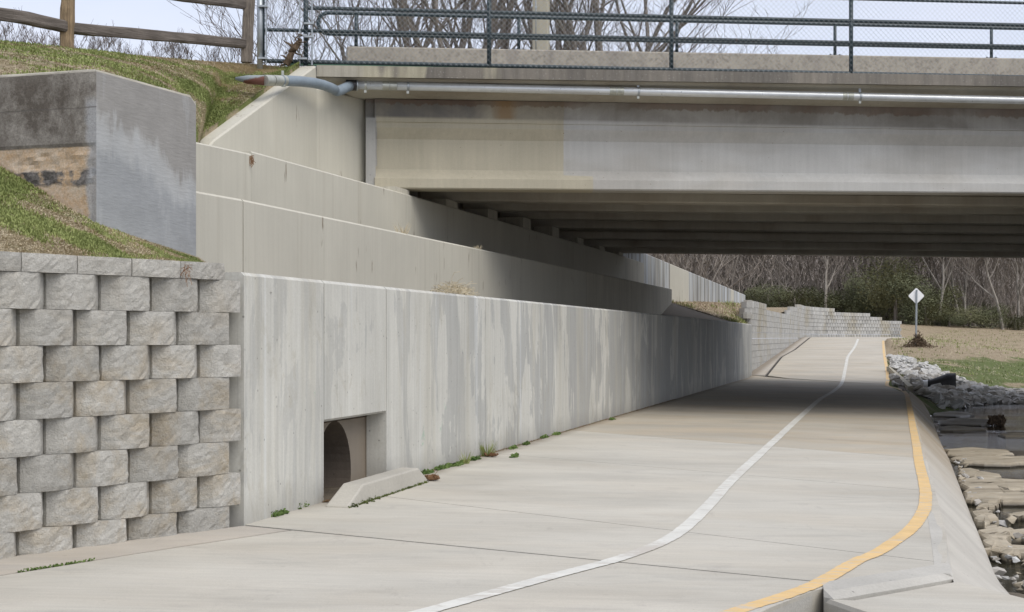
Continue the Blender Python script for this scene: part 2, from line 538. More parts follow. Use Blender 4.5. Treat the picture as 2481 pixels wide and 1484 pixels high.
def far_block():
    n = NT('far_block')
    f = n.mr(n.rand(), 0, 1, 0.85, 1.12)
    f = n.math('MULTIPLY', f, n.mr(n.noise(n.map((1, 1, 2.5)), 1.6, 5, 0.7), 0.3, 0.7, 0.85, 1.1))
    c = n.scale_col((0.45, 0.447, 0.43), f)
    t = n.noise(n.map((0.4, 0.4, 0.5)), 1, 4, 0.7)
    c = n.mix(n.mr(t, 0.5, 0.62, 0, 0.6), c, n.scale_col((0.37, 0.33, 0.24), f))
    return n.out(c, 0.95, n.bump(n.noise(None, 14, 4, 0.7), 0.6, 0.02), spec=0.15)
M['far_block'] = far_block()

# old pillar
def pillar_left():
    n = NT('pillar_stained_face')
    z = n.axis(2)
    g = n.noise(None, 70, 4, 0.75)
    f = n.mr(g, 0.3, 0.7, 0.76, 1.2)
    c = n.scale_col((0.34, 0.32, 0.285), f)
    a = n.noise(n.map((1, 1, 0.9), (0.3, 0, 1.45)), 2.3, 8, 0.78, 0.15)
    mid = n.mr(n.math('ABSOLUTE', n.math('ADD', z, -2.78)), 0.42, 0.14, 0.35, 1)
    c = n.mix(n.math('MULTIPLY', n.mr(a, 0.38, 0.56, 0.05, 0.92), mid), c, n.scale_col((0.105, 0.09, 0.075), f))
    zz = n.math('ADD', z, n.math('MULTIPLY', n.noise(n.map((1, 1, 0.2)), 5, 3), 0.02))
    lo = n.mr(zz, 2.515, 2.505, 0, 1)
    oc = n.mix(n.mr(n.noise(n.map((1, 1, 1)), 9, 8, 0.82, 0.0), 0.38, 0.62), (0.50, 0.35, 0.21), (0.56, 0.48, 0.38))
    c = n.mix(lo, c, n.scale_col(oc, f))
    # spalled rough band
    sb = n.math('ABSOLUTE', n.math('ADD', n.math('ADD', z, -2.36), n.math('MULTIPLY', n.noise(None, 5, 4), 0.13)))
    sp = n.mr(sb, 0.055, 0.035, 0, 1)
    c = n.mix(n.math('MULTIPLY', sp, n.mr(n.noise(None, 9, 4), 0.40, 0.5)), c, n.scale_col((0.145, 0.135, 0.125), n.mr(n.noise(None, 45, 4), 0.3, 0.7, 0.6, 1.5)))
    # pale skim beside the corner
    x = n.axis(0)
    e = n.mr(n.math('ADD', x, n.math('MULTIPLY', n.noise(None, 7, 4), 0.10)), -2.86, -2.83, 0, 0.85)
    c = n.mix(n.math('MULTIPLY', e, n.mr(z, 2.85, 2.78, 0, 1)), c, n.scale_col((0.38, 0.385, 0.39), f))
    ln = n.mr(n.math('ABSOLUTE', n.math('ADD', zz, -2.775)), 0.007, 0.003, 0, 0.6)
    c = n.mix(ln, c, (0.12, 0.11, 0.1))
    h = n.math('ADD', n.math('MULTIPLY', sp, n.noise(None, 40, 4, 0.8)), n.math('MULTIPLY', n.noise(None, 25, 6, 0.75), 0.7))
    return n.out(c, 0.92, n.bump(h, 0.7, 0.015), spec=0.2)
M['pillar_l'] = pillar_left()
def pillar_right():
    n = NT('pillar_skim_face')
    z = n.axis(2)
    t = n.dot((0.316, 0.949, 0), 0)
    hb = n.noise(n.map((9, 9, 60)), 1, 4, 0.6)
    f = n.mr(hb, 0.3, 0.7, 0.94, 1.06)
    f = n.math('MULTIPLY', f, n.mr(n.noise(None, 3, 5, 0.7), 0.3, 0.7, 0.92, 1.08))
    c = n.scale_col((0.275, 0.268, 0.255), f)
    v = n.math('ADD', z, n.math('MULTIPLY', n.noise(n.map((5, 5, 1.3), (1, 0, 2)), 1, 5, 0.6, 0.8), 0.55))
    v = n.math('ADD', v, n.math('MULTIPLY', n.math('ADD', t, -9.9), 0.28))
    m = n.mr(v, 2.98, 2.86, 0, 1)
    c = n.mix(m, c, n.scale_col((0.295, 0.308, 0.318), f))
    w = n.noise(n.map((3.5, 3.5, 1.0), (0, 4, 0)), 1, 5, 0.65, 0.6)
    c = n.mix(n.mr(w, 0.52, 0.70, 0, 0.55), c, n.scale_col((0.42, 0.432, 0.44), f))
    band = n.math('MULTIPLY', n.mr(v, 3.04, 2.96, 0, 1), n.mr(v, 2.72, 2.84, 0, 0.75))
    c = n.mix(band, c, n.scale_col((0.40, 0.41, 0.41), f))
    h = n.math('ADD', hb, n.noise(None, 6, 5))
    return n.out(c, 0.85, n.bump(h, 0.35, 0.008), spec=0.25)
M['pillar_r'] = pillar_right()
M['pillar_top'] = concrete('pillar_top_concrete', (0.40, 0.38, 0.335), 0.02, 0.1, 0.1, bump=0.5)

# metals and paint
def metal(name, col, rough, met=1.0, var=0.1):
    n = NT(name)
    a = n.noise(None, 7, 5, 0.65)
    c = n.scale_col(col, n.mr(a, 0.3, 0.7, 1 - var, 1 + var))
    return n.out(c, n.mr(n.noise(None, 22, 4), 0.3, 0.7, rough - 0.07, rough + 0.1), n.bump(a, 0.05, 0.003), metal=met)
M['galv'] = metal('galvanised_pipe', (0.66, 0.68, 0.68), 0.34, 0.45, 0.08)
M['galv_dull'] = metal('dull_galvanised_steel', (0.40, 0.43, 0.45), 0.5, 0.8, 0.15)
M['coupling'] = metal('zinc_coupling', (0.46, 0.47, 0.42), 0.45, 0.6, 0.2)
M['pvc'] = metal('grey_plastic_conduit', (0.20, 0.245, 0.285), 0.42, 0.0, 0.12)
M['rubber'] = metal('black_rubber', (0.022, 0.022, 0.023), 0.5, 0.0, 0.1)
M['rust_pipe'] = metal('rusted_sleeve', (0.13, 0.05, 0.03), 0.8, 0.0, 0.25)
def railp():
    n = NT('dark_green_rail_paint')
    c = n.scale_col((0.013, 0.030, 0.038), n.mr(n.noise(None, 12, 4), 0.3, 0.7, 0.8, 1.25))
    ru = n.noise(n.map((1, 1, 1), (5, 5, 5)), 5, 5, 0.7)
    c = n.mix(n.mr(ru, 0.68, 0.72, 0, 0.8), c, (0.14, 0.06, 0.035))
    return n.out(c, 0.45, None)
M['rail'] = railp()
M['rail_fade'] = metal('faded_green_rail_paint', (0.10, 0.20, 0.14), 0.6, 0.0, 0.35)
M['wire'] = metal('galvanised_wire', (0.33, 0.36, 0.37), 0.5, 0.6, 0.1)
M['cem'] = concrete('beige_column_concrete', (0.40, 0.375, 0.31), 0.03, 0.05, 0.03, pits=False)
def signback():
    n = NT('bare_aluminium_sign_back')
    return n.out(n.scale_col((0.86, 0.87, 0.88), n.mr(n.noise(None, 6, 3), 0.3, 0.7, 0.97, 1.03)), 0.55, None, metal=0.0)
M['sign'] = signback()

def wood(name, col, col2, vertical):
    n = NT(name)
    vec = n.map((60, 60, 3)) if vertical else n.map((3, 3, 70))
    a = n.noise(vec, 1, 5, 0.7, 0.6)
    c = n.mix(n.mr(a, 0.3, 0.7), col, col2)
    b = n.noise(None, 3, 4)
    c = n.scale_col(c, n.mr(b, 0.3, 0.7, 0.75, 1.2))
    return n.out(c, 0.9, n.bump(a, 0.8, 0.012), spec=0.15)
M['rail_wood'] = wood('weathered_rail_wood', (0.075, 0.064, 0.056), (0.21, 0.185, 0.165), False)
M['post_wood'] = wood('tan_post_wood', (0.15, 0.11, 0.075), (0.38, 0.285, 0.175), True)
M['post_grey'] = wood('grey_post_wood', (0.13, 0.11, 0.095), (0.34, 0.295, 0.245), True)
M['drift'] = wood('torn_root_wood', (0.05, 0.035, 0.025), (0.20, 0.145, 0.095), True)

def bark(name, col, col2):
    n = NT(name)
    a = n.noise(n.map((1, 1, 0.4)), 5, 5, 0.7)
    return n.out(n.mix(n.mr(a, 0.35, 0.65), col, col2), 0.9, None, spec=0.15)
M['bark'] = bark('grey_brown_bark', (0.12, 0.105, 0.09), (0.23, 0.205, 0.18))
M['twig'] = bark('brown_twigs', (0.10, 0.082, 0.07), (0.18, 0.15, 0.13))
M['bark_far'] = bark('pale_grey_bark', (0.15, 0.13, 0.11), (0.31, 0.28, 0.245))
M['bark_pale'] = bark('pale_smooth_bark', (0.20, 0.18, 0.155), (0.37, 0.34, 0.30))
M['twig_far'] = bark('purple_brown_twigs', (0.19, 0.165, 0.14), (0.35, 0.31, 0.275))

def leafmat(name, a, b, trans=0.0):
    n = NT(name)
    f = n.noise(None, 1.2, 4, 0.7)
    g = n.noise(None, 37, 2, 0.6)
    c = n.mix(n.mr(n.math('ADD', f, n.math('MULTIPLY', n.math('SUBTRACT', g, 0.5), 0.5)), 0.3, 0.7), a, b)
    return n.out(c, 0.7, None, spec=0.2)
M['evergreen'] = leafmat('dark_evergreen_leaves', (0.075, 0.082, 0.045), (0.155, 0.165, 0.09))
M['olive'] = leafmat('olive_leaves', (0.115, 0.118, 0.06), (0.22, 0.22, 0.12))
M['weed'] = leafmat('weed_leaves', (0.05, 0.095, 0.022), (0.13, 0.18, 0.05))
M['blade_g'] = leafmat('green_grass_blades', (0.15, 0.185, 0.055), (0.31, 0.345, 0.13))
M['blade_s'] = leafmat('straw_grass_blades', (0.38, 0.32, 0.215), (0.66, 0.58, 0.42))
M['dead_leaf'] = leafmat('dry_leaves', (0.13, 0.06, 0.03), (0.26, 0.16, 0.09))
M['moss'] = leafmat('moss', (0.035, 0.05, 0.012), (0.10, 0.12, 0.03))

def turf(name, far=False):
    n = NT(name)
    sc = 1.0
    a = n.noise(n.map((1, 1, 1)), 1.6 if not far else 0.35, 6, 0.7, 0.4)
    b = n.noise(None, 45 if not far else 6, 5, 0.8)
    if far:
        straw = n.mix(n.mr(b, 0.3, 0.7), (0.27, 0.215, 0.145), (0.43, 0.355, 0.25))
        green = n.mix(n.mr(b, 0.3, 0.7), (0.07, 0.10, 0.03), (0.15, 0.20, 0.065))
        # greener towards the creek bank
        w = n.dot((0.30, -0.14, 0), 0)
        zz = n.axis(2)
        k = n.math('ADD', a, n.mr(zz, 0.65, 0.1, -0.08, 0.16))
        c = n.mix(n.mr(k, 0.51, 0.60, 0, 0.9), straw, green)
        d = n.noise(n.map((0.6, 0.6, 1), (5, 5, 0)), 1, 5, 0.7)
        c = n.mix(n.mr(d, 0.60, 0.68, 0, 0.6), c, (0.13, 0.095, 0.06))
    else:
        straw = n.mix(n.mr(b, 0.3, 0.7), (0.28, 0.225, 0.145), (0.50, 0.42, 0.29))
        green = n.mix(n.mr(b, 0.3, 0.7), (0.11, 0.135, 0.04), (0.24, 0.27, 0.10))
        c = n.mix(n.mr(a, 0.47, 0.56), straw, green)
    return n.out(c, 0.95, n.bump(b, 0.9, 0.04 if not far else 0.15), spec=0.1)
M['turf'] = turf('embankment_turf')
M['field'] = turf('field_grass', True)
def litter():
    n = NT('pine_straw_and_soil')
    b = n.noise(n.map((1, 1, 1)), 9, 6, 0.8)
    c = n.mix(n.mr(b, 0.3, 0.7), (0.12, 0.075, 0.045), (0.27, 0.19, 0.125))
    a = n.noise(None, 0.9, 4, 0.6)
    c = n.mix(n.mr(a, 0.58, 0.64, 0, 0.7), c, (0.10, 0.14, 0.04))
    return n.out(c, 0.95, n.bump(b, 0.8, 0.05))
M['litter'] = litter()
def soil():
    n = NT('wet_creek_soil')
    b = n.noise(None, 4, 6, 0.8)
    c = n.mix(n.mr(b, 0.3, 0.7), (0.05, 0.04, 0.028), (0.16, 0.13, 0.09))
    return n.out(c, 0.85, n.bump(b, 0.6, 0.08))
M['soil'] = soil()
def floor():
    n = NT('forest_floor')
    b = n.noise(None, 0.8, 6, 0.8)
    return n.out(n.mix(b, (0.10, 0.085, 0.07), (0.22, 0.185, 0.16)), 0.95, None)
M['floor'] = floor()
def stone(name, c1, c2, c3):
    n = NT(name)
    r = n.rand()
    a = n.noise(None, 6, 6, 0.75)
    c = n.mix(n.mr(a, 0.3, 0.7), c1, c2)
    c = n.mix(n.mr(r, 0.0, 1.0, 0, 0.9), c, c3)
    z = n.axis(2)
    wet = n.mr(n.math('ADD', z, n.math('MULTIPLY', n.noise(None, 3, 3), 0.25)), -0.55, -0.44, 0.28, 1)
    c = n.scale_col(c, wet)
    return n.out(c, n.mr(z, -0.6, -0.4, 0.35, 0.9), n.bump(a, 0.6, 0.02), spec=0.3)
M['riprap'] = stone('limestone_riprap', (0.33, 0.33, 0.325), (0.60, 0.60, 0.58), (0.34, 0.31, 0.265))
def ledge():
    n = NT('sandstone_ledge')
    a = n.noise(n.map((0.5, 1.4, 1)), 1.6, 6, 0.7, 0.5)
    c = n.mix(n.mr(a, 0.35, 0.65), (0.23, 0.195, 0.14), (0.43, 0.375, 0.285))
    b = n.noise(None, 8, 5, 0.7)
    c = n.mix(n.mr(b, 0.5, 0.7, 0, 0.5), c, (0.36, 0.34, 0.28))
    z = n.axis(2)
    c = n.scale_col(c, n.mr(z, -0.605, -0.575, 0.25, 1))
    return n.out(c, n.mr(z, -0.6, -0.56, 0.3, 0.85), n.bump(n.math('ADD', n.noise(None, 22, 6, 0.8), a), 0.6, 0.012), spec=0.35)
M['ledge'] = ledge()
def water():
    n = NT('creek_water')
    a = n.noise(n.map((1.2, 5.0, 1), (0, 0, 0), (0, 0, 0.1)), 2.2, 4, 0.6, 0.3)
    big = n.noise(n.map((0.15, 0.4, 1), (3, 3, 0)), 1, 3)
    st = n.mr(big, 0.4, 0.6, 0.15, 1.0)
    n.b.inputs['IOR'].default_value = 1.333
    n.b.inputs['Transmission Weight'].default_value = 0.0
    return n.out((0.030, 0.028, 0.018), 0.04, n.bump(n.math('MULTIPLY', a, st), 0.22, 0.05), spec=0.5)
M['water'] = water()

# ------------------------------------------------------------------ ground, creek, path
# sheet out to the horizon
g = MB()
g.grid(lambda u, v: (-400 + 900 * u, -150 + 800 * v, -2.1), 8, 8)
tag(g.build('ground', M['floor']), kind='structure')

# control points of the natural ground, thin plate spline
ctrl = [(hit(2152, 905)[0] + 0.3, 53.5, 0.02), (14.05, 61.5, 0.38), (15.6, 69, 0.72), (19.35, 81, 1.15), (23.6, 99, 1.18),
        (14.9, 61, 0.24), (13.4, 50, -0.22), (14.5, 50, -0.50), (11.2, 42, -0.58), (10.6, 41.5, -0.5), (10.0, 41, -0.15), (10.9, 47, -0.10),
        (9.4, 39.2, -0.12), (12.2, 50, -0.12), (15.9, 60, 0.27), (17.4, 60, -0.03), (17.4, 56, -0.37), (22.5, 85, 0.945), (24.6, 85, 0.52), (26.4, 85, 0.31),
        (28.2, 115, 1.6), (38.8, 125, 1.74), (33, 125, 2.1), (16.9, 69, 0.84), (13, 40, -0.9), (40, 90, -0.6),
        (60, 130, 1.4), (90, 140, 1.5), (60, 100, -0.6), (90, 100, -0.8), (30, 60, -1.4), (23.4, 99.5, 1.2), (30, 135, 2.3), (19.5, 90, 1.2), (44, 112, 0.8), (18, 48, -1.0), (25, 62, -0.9), (40, 50, -1.5), (90, 60, -1.6)]
cp = np.array(ctrl)
def tps_fit(c):
    n = len(c)
    d = np.linalg.norm(c[:, None, :2] - c[None, :, :2], axis=2)
    K = np.where(d > 0, d * d * np.log(d + 1e-9), 0) + np.eye(n) * 0.6
    Pm = np.hstack([np.ones((n, 1)), c[:, :2]])
    A = np.block([[K, Pm], [Pm.T, np.zeros((3, 3))]])
    return np.linalg.solve(A, np.concatenate([c[:, 2], np.zeros(3)]))
W = tps_fit(cp)
WL = [(38.5, 9.7), (41, 10.9), (43, 12.1), (47, 14.4), (51, 16.1), (54.5, 17.2), (60, 20), (70, 27), (85, 42), (100, 70), (120, 130)]
def zfield(X, Y):
    d = np.hypot(X - cp[:, 0], Y - cp[:, 1])
    k = np.where(d > 0, d * d * np.log(d + 1e-9), 0)
    z = float(k @ W[:-3] + W[-3] + W[-2] * X + W[-1] * Y)
    cap = -0.60 - 0.25 * (X - pl(WL, Y)) if X > pl(WL, Y) else -0.60 + 0.55 * (pl(WL, Y) - X)
    return max(min(z, 2.6, cap), -2.6)

# right edge of the path (top of the slope paving), as X of Y
edge_px = [(2311, 1391), (2294.5, 1308), (2276, 1230), (2255, 1152), (2240, 1095), (2231, 1060), (2218, 1016), (2208, 978.6), (2203, 955)]
edge = [hit(*p) for p in edge_px]
edge_near = [(-3.0, 1.0), (5.0, 0.72), (6.8, 0.80), (hit(1838, 1484)[1], hit(1838, 1484)[0]), (hit(1996, 1422)[1], hit(1996, 1422)[0])]
EDGE = edge_near + [(hit(2293, 1368)[1], hit(2293, 1368)[0])] + [(p[1], p[0]) for p in edge[1:]]
tipY = EDGE[-1][0]
far_px = [(2152, 936), (2155, 922), (2154, 905), (2150, 881), (2146, 855), (2145, 840), (2143, 826)]
far_e = [hit(*p) for p in far_px]
EDGE += [(tipY + 1.2, pl([(tipY, EDGE[-1][1]), (far_e[0][1], far_e[0][0])], tipY + 1.2) - 0.05)]
EDGE += [(p[1], p[0]) for p in far_e if p[1] > tipY + 1.5] + [(81.0, 19.25), (84.0, 20.0), (99.0, 23.5)]
def XR(Y): return pl(EDGE, Y)

FW = [(7.36, 50.75), (7.62, 52.5), (8.9, 58), (11.2, 68), (14.7, 83), (15.5, 85.5), (16.9, 89), (18.95, 92.5), (21, 95.5), (23.4, 99)]
FWy = [(b, a) for a, b in FW]
BWd = Vector((0.551, 0.8345, 0))                 # direction of the near block wall
BW0 = Vector((-2.766, 8.92, 0))                  # a point on its face (left frame edge)
def XL(Y):
    if Y < 10.55: return BW0.x + (Y - BW0.y) * BWd.x / BWd.y
    if Y < 50.6: return W0x(Y)
    return pl(FWy, Y)

path = MB()
path.grid(lambda u, v: (lambda Y: (lerp(XL(Y) - 0.2, XR(Y) - 0.02, v), Y, zg(lerp(XL(Y), XR(Y), v), Y) - 0.03))(lerp(-3, 98, u)), 220, 6)
path_o = path.build('path', M['joint'])
tag(path_o, kind='structure')

def slab(yl0, yr0, yl1, yr1, mat, left=XL, right=XR, gap0=0.004, gap1=0.004, nu=24, nv=8, thick=0.12):
    b = MB()
    def top(u, v):
        YL = lerp(yl0 + gap0, yl1 - gap1, u); YR = lerp(yr0 + gap0, yr1 - gap1, u)
        a = Vector((left(YL), YL)); c = Vector((right(YR), YR))
        p = a.lerp(c, v)
        return (p.x, p.y, zg(p.x, p.y))
    b.grid(top, nu, nv)
    # sides
    for (ua, ub) in ((0, 0), (1, 1)):
        for j in range(nv):
            p, q = top(ua, j / nv), top(ua, (j + 1) / nv)
            b.quad(p, q, (q[0], q[1], q[2] - thick), (p[0], p[1], p[2] - thick))
    for i in range(nu):
        for vv in (0, 1):
            p, q = top(i / nu, vv), top((i + 1) / nu, vv)
            b.quad(p, q, (q[0], q[1], q[2] - thick), (p[0], p[1], p[2] - thick))
    return b.build('slab', mat, path_o)

s0 = hit(0, 1395); s1 = hit(706, 1285); s2 = hit(1985, 1414)
def SEAM(Y): return s0[0] + (Y - s0[1]) * (s1[0] - s0[0]) / (s1[1] - s0[1])
slab(-3, -3, 10.52, s1[1], M['gutter'], left=lambda Y: BW0.x - 0.05 + (Y - BW0.y) * BWd.x / BWd.y if Y < 10.45 else XL(Y), right=lambda Y: SEAM(Y) - 0.014, nu=30, nv=3)
slab(-3, -3, s1[1], s2[1], M['path'], left=lambda Y: SEAM(Y) + 0.014, gap1=0.012, nu=44, nv=10)
# transverse joints: (Y at wall, Y at edge)
joints = [(10.56, s2[1]), (12.75, 9.55), (17.15, 14.0), (21.4, 17.8), (26.2, 22.6), (31.3, 27.6), (36.8, 33.0), (43.0, 38.6), (50.55, 45.2)]
mats = ['path', 'path', 'path', 'path_tan', 'path_tan', 'path_tan', 'path_tan', 'path_tan']
for i in range(8):
    a, b = joints[i], joints[i + 1]
    slab(a[0], a[1], b[0], b[1], M[mats[i]], gap0=0.010 if i == 0 else 0.007, gap1=0.007 if i < 7 else 0.02, nu=24, nv=8)
fseam = [hit(1862, 913), hit(1893.6, 865), hit(1925, 848), hit(1969, 815.5)]
fs = [(p[1], p[0]) for p in fseam] + [(99, 18.9)]
fs[0] = (50.55, fs[0][1])
def FS(Y): return pl(fs, Y)
fj = [(50.55, 45.2), (60.0, 57.0), (66.0, 63.5), (73, 72), (81, 80)]
slab(50.6, 50.55, 66, 66, M['gutter'], right=lambda Y: FS(Y) - 0.05, nu=12, nv=2)
slab(66, 66, 98, 92, M['gutter'], right=lambda Y: FS(Y) - 0.05, nu=12, nv=2)
for i in range(4):
    a, b = fj[i], fj[i + 1]
    slab(a[0], a[1], b[0], b[1], M['path_far'], left=lambda Y: FS(Y) + 0.05, nu=10, nv=5, gap0=0.01, gap1=0.01)
slab(81, 80, 93, 97.5, M['path_far'], left=lambda Y: FS(Y) + 0.05, nu=8, nv=4)
for v_ in path_o.children: pass

def stripe(name, pts, w, mat):
    """painted line on the slabs following photo positions"""
    P2 = [Vector(hit(*p)) for p in pts]
    # resample by catmull-rom
    out = []
    for i in range(len(P2) - 1):
        p0 = P2[max(i - 1, 0)]; p1 = P2[i]; p2 = P2[i + 1]; p3 = P2[min(i + 2, len(P2) - 1)]
        for k in range(26):
            t = k / 26
            out.append(0.5 * ((2 * p1) + (p2 - p0) * t + (2 * p0 - 5 * p1 + 4 * p2 - p3) * t * t + (3 * p1 - p0 - 3 * p2 + p3) * t ** 3))
    out.append(P2[-1])
    b = MB(); L = []; R = []
    for i, p in enumerate(out):
        d = (out[min(i + 1, len(out) - 1)] - out[max(i - 1, 0)]).normalized()
        nrm = Vector((d.y, -d.x))
        wob = 1 + 0.07 * mnoise.noise(Vector((p.x * 3, p.y * 3, 0))) + 0.10 * mnoise.noise(Vector((p.x * 25, p.y * 25, 0)))
        wo2 = 1 + 0.07 * mnoise.noise(Vector((p.x * 3, p.y * 3, 5))) + 0.10 * mnoise.noise(Vector((p.x * 25, p.y * 25, 5)))
        L.append(p - nrm * w / 2 * wob); R.append(p + nrm * w / 2 * wo2)
    for i in range(len(out) - 1):
        q = []
        for v in (L[i], R[i], R[i + 1], L[i + 1]):
            q.append((v.x, v.y, zg(v.x, v.y) + 0.0045))
        b.quad(*q)
    b.build(name, mat, path_o, fix=False)
stripe('centre_line', [(800, 1540), (980, 1497), (1151, 1450), (1335, 1399), (1476, 1362), (1560, 1334), (1622, 1306), (1669, 1272), (1721, 1221), (1772, 1165), (1837, 1105), (1890, 1056), (1945, 1005), (1987, 968), (2017, 950), (2036, 934), (2043, 920), (2050, 885), (2055, 864), (2071, 841), (2079, 822)], 0.10, M['white'])
stripe('edge_line', [(1700, 1515), (1800, 1477), (1902.5, 1445), (1990, 1410), (2077.7, 1360), (2120, 1343), (2166, 1314), (2209, 1281), (2238, 1238), (2243, 1201), (2238, 1167), (2227, 1121), (2219.5, 1075), (2210.6, 1028), (2205, 995), (2200, 970), (2195, 954), (2180, 944), (2161, 939), (2149, 934), (2151, 921), (2149, 897), (2143, 864), (2141, 845), (2140, 826)], 0.10, M['yellow'])

# rough kerb strip along the creek edge and across the broken near corner
def strip(name, pts, w, mat, up=0.0015, drop=0.35, parent=None):
    b = MB(); n = len(pts)
    P2 = [Vector(p) for p in pts]
    secs = []
    for i, p in enumerate(P2):
        d = (P2[min(i + 1, n - 1)] - P2[max(i - 1, 0)]).normalized()
        nr = Vector((-d.y, d.x))
        q = p + nr * w
        z0 = zg(q.x, q.y); 
        jit = 0.004 * mnoise.noise(Vector((p.x * 9, p.y * 9, 1)))
        secs.append([(q.x, q.y, z0 + up), (lerp(q.x, p.x, .8), lerp(q.y, p.y, .8), z0 + up - 0.004 + jit), (p.x, p.y, z0 - 0.03 + jit), (p.x + nr.x * -0.01, p.y + nr.y * -0.01, z0 - drop), (q.x, q.y, z0 - drop)])
    b.loft(secs)
    return b.build(name, mat, parent)
kp = []
k = [hit(*p) for p in [(2311, 1391), (2294.5, 1308), (2276, 1230), (2255, 1152), (2240, 1095), (2231, 1060), (2218, 1016), (2208, 978.6), (2203, 955)]]
for i in range(len(k) - 1):
    for j in range(4): kp.append((lerp(k[i][0], k[i + 1][0], j / 4), lerp(k[i][1], k[i + 1][1], j / 4)))
kp.append(k[-1])
strip('kerb', kp, 0.10, M['kerb'], parent=path_o)
kk = [hit(*p) for p in [(1996, 1435), (2020, 1441), (2048, 1438), (2120, 1425), (2200, 1412), (2260, 1401), (2311, 1392)]]
kk2 = [hit(*p) for p in [(1994, 1422), (2010, 1412), (2048, 1406), (2120, 1395), (2200, 1383), (2260, 1373), (2298, 1366)]]
b = MB(); secs = []
for (p, q) in zip(kk, kk2):
    jz = 0.01 * mnoise.noise(Vector((p[0] * 7, p[1] * 7, 3)))
    secs.append([(q[0], q[1], zg(*q) + 0.008), (lerp(q[0], p[0], .75), lerp(q[1], p[1], .75), zg(*q) + 0.003 + jz), (p[0], p[1], zg(*q) - 0.025), (p[0], p[1] - 0.01, -0.6), (q[0], q[1], -0.6)])
b.loft(secs); b.build('kerb', M['kerb'], path_o)
# vertical face under the near edge of the path
b = MB(); secs = []
for Y in (-3, 0, 3, 5, 6.8, EDGE[3][0], EDGE[4][0] - 0.01):
    x = XR(Y); z = zg(x, Y)
    secs.append([(x - 0.12, Y, z + 0.006), (x - 0.015, Y, z + 0.002), (x, Y, z - 0.02), (x + 0.02, Y, -1.0), (x - 0.12, Y, -1.0)])
b.loft(secs); b.build('kerb', M['kerb'], path_o)

# lower apron slab beyond the broken corner
ap = [hit(1999, 1437), hit(2060, 1440), hit(2200, 1415), hit(2316, 1394)]
apx = [(3.35, 6.6), (2.75, 5.6), (1.95, 5.7), (hit(2139, 1484)[0], hit(2139, 1484)[1]), (hit(2070, 1462)[0], hit(2070, 1462)[1])]
ring = [(p[0] - 0.0, p[1] - 0.01) for p in ap] + [(3.0, 7.4)] + apx
b = MB()
def ztop(p): return -0.115 - 0.02 * (p[0] - 1.5)
b.loft([[(p[0], p[1], ztop(p) - 0.35) for p in ring], [(p[0], p[1], ztop(p) - 0.02) for p in ring], [(lerp(p[0], 2.4, .02), lerp(p[1], 7.3, .02), ztop(p)) for p in ring]])
tag(b.build('apron_slab', M['path']), 'pale broken concrete slab lying just below the path edge at bottom right', 'concrete slab')

# slope paving down to the creek
foot_px = [(2520, 1500, 10.56), (2481, 1470, 11.04), (2432, 1418.6, 12.0), (2405, 1351, 13.5), (2359, 1244, 16.9), (2310, 1121.6, 23.7), (2290, 1085, 27), (2267, 1027.6, 34.0), (2255.5, 1000, 37.0), (2241, 978.6, 38.2), (2224.5, 962, 38.6), (2206, 948, 38.9)]
foot = [P(*p) for p in foot_px]
topl = [Vector((2.93, 7.2, zg(3, 7.2) - 0.12)), Vector((2.28, 8.38, zg(2.4, 8.4) - 0.035))] + [Vector((p[0] - 0.02, p[1], zg(*p) - 0.02)) for p in kp[1:]]
foot = [Vector((3.2, 8.2, -.62)), Vector((3.28, 9.5, -.61))] + foot
def along(pts, u):
    L = [0]
    for i in range(1, len(pts)): L.append(L[-1] + (pts[i] - pts[i - 1]).length)
    d = u * L[-1]
    for i in range(1, len(pts)):
        if d <= L[i] + 1e-9:
            t = (d - L[i - 1]) / max(L[i] - L[i - 1], 1e-9)
            return pts[i - 1].lerp(pts[i], t)
    return pts[-1].copy()
def atY(pts, Y):
    for i in range(len(pts) - 1):
        if pts[i].y <= Y <= pts[i + 1].y:
            return pts[i].lerp(pts[i + 1], (Y - pts[i].y) / (pts[i + 1].y - pts[i].y))
    return (pts[0] if Y < pts[0].y else pts[-1]).copy()
def slopef(u, v):
    Yt = lerp(topl[0].y, topl[-1].y, u)
    Yf = lerp(foot[0].y, foot[-1].y, u)
    a = atY(topl, Yt); c = atY(foot, Yf)
    p = a.lerp(c, v)
    if v > 0.99: p.z -= 0.25
    return p
b = MB(); b.grid(slopef, 60, 8)
so = b.build('slope_paving', M['slope'], smooth=True); tag(so, kind='structure')
b = MB()
b.grid(lambda u, v: (lerp(0.9, 5.5, u), lerp(-3, 11.5, v), -0.52 + 0.05 * mnoise.noise(Vector((u * 9, v * 20, 0))) - (0.9 * max(0, u - 0.5))), 14, 30)
tag(b.build('creek_bank', M['soil'], smooth=True), kind='structure')

# creek water and bed
b = MB(); b.quad((1, -10, -.62), (140, -10, -.62), (140, 125, -.62), (1, 125, -.62))
tag(b.build('water', M['water'], fix=False), kind='structure')
b = MB()
b.grid(lambda u, v: (lambda X, Y: (X, Y, -0.80 + 0.16 * mnoise.noise(Vector((X * 0.8, Y * 0.5, 2))) + 0.14 * max(0, 1 - max(0, X - (atY(foot, Y).x)) / 0.35)))(2.9 + 32 * u ** 1.6, lerp(6, 46, v)), 70, 80)
bed = b.build('creek_bed', M['soil'], smooth=True); tag(bed, kind='structure')

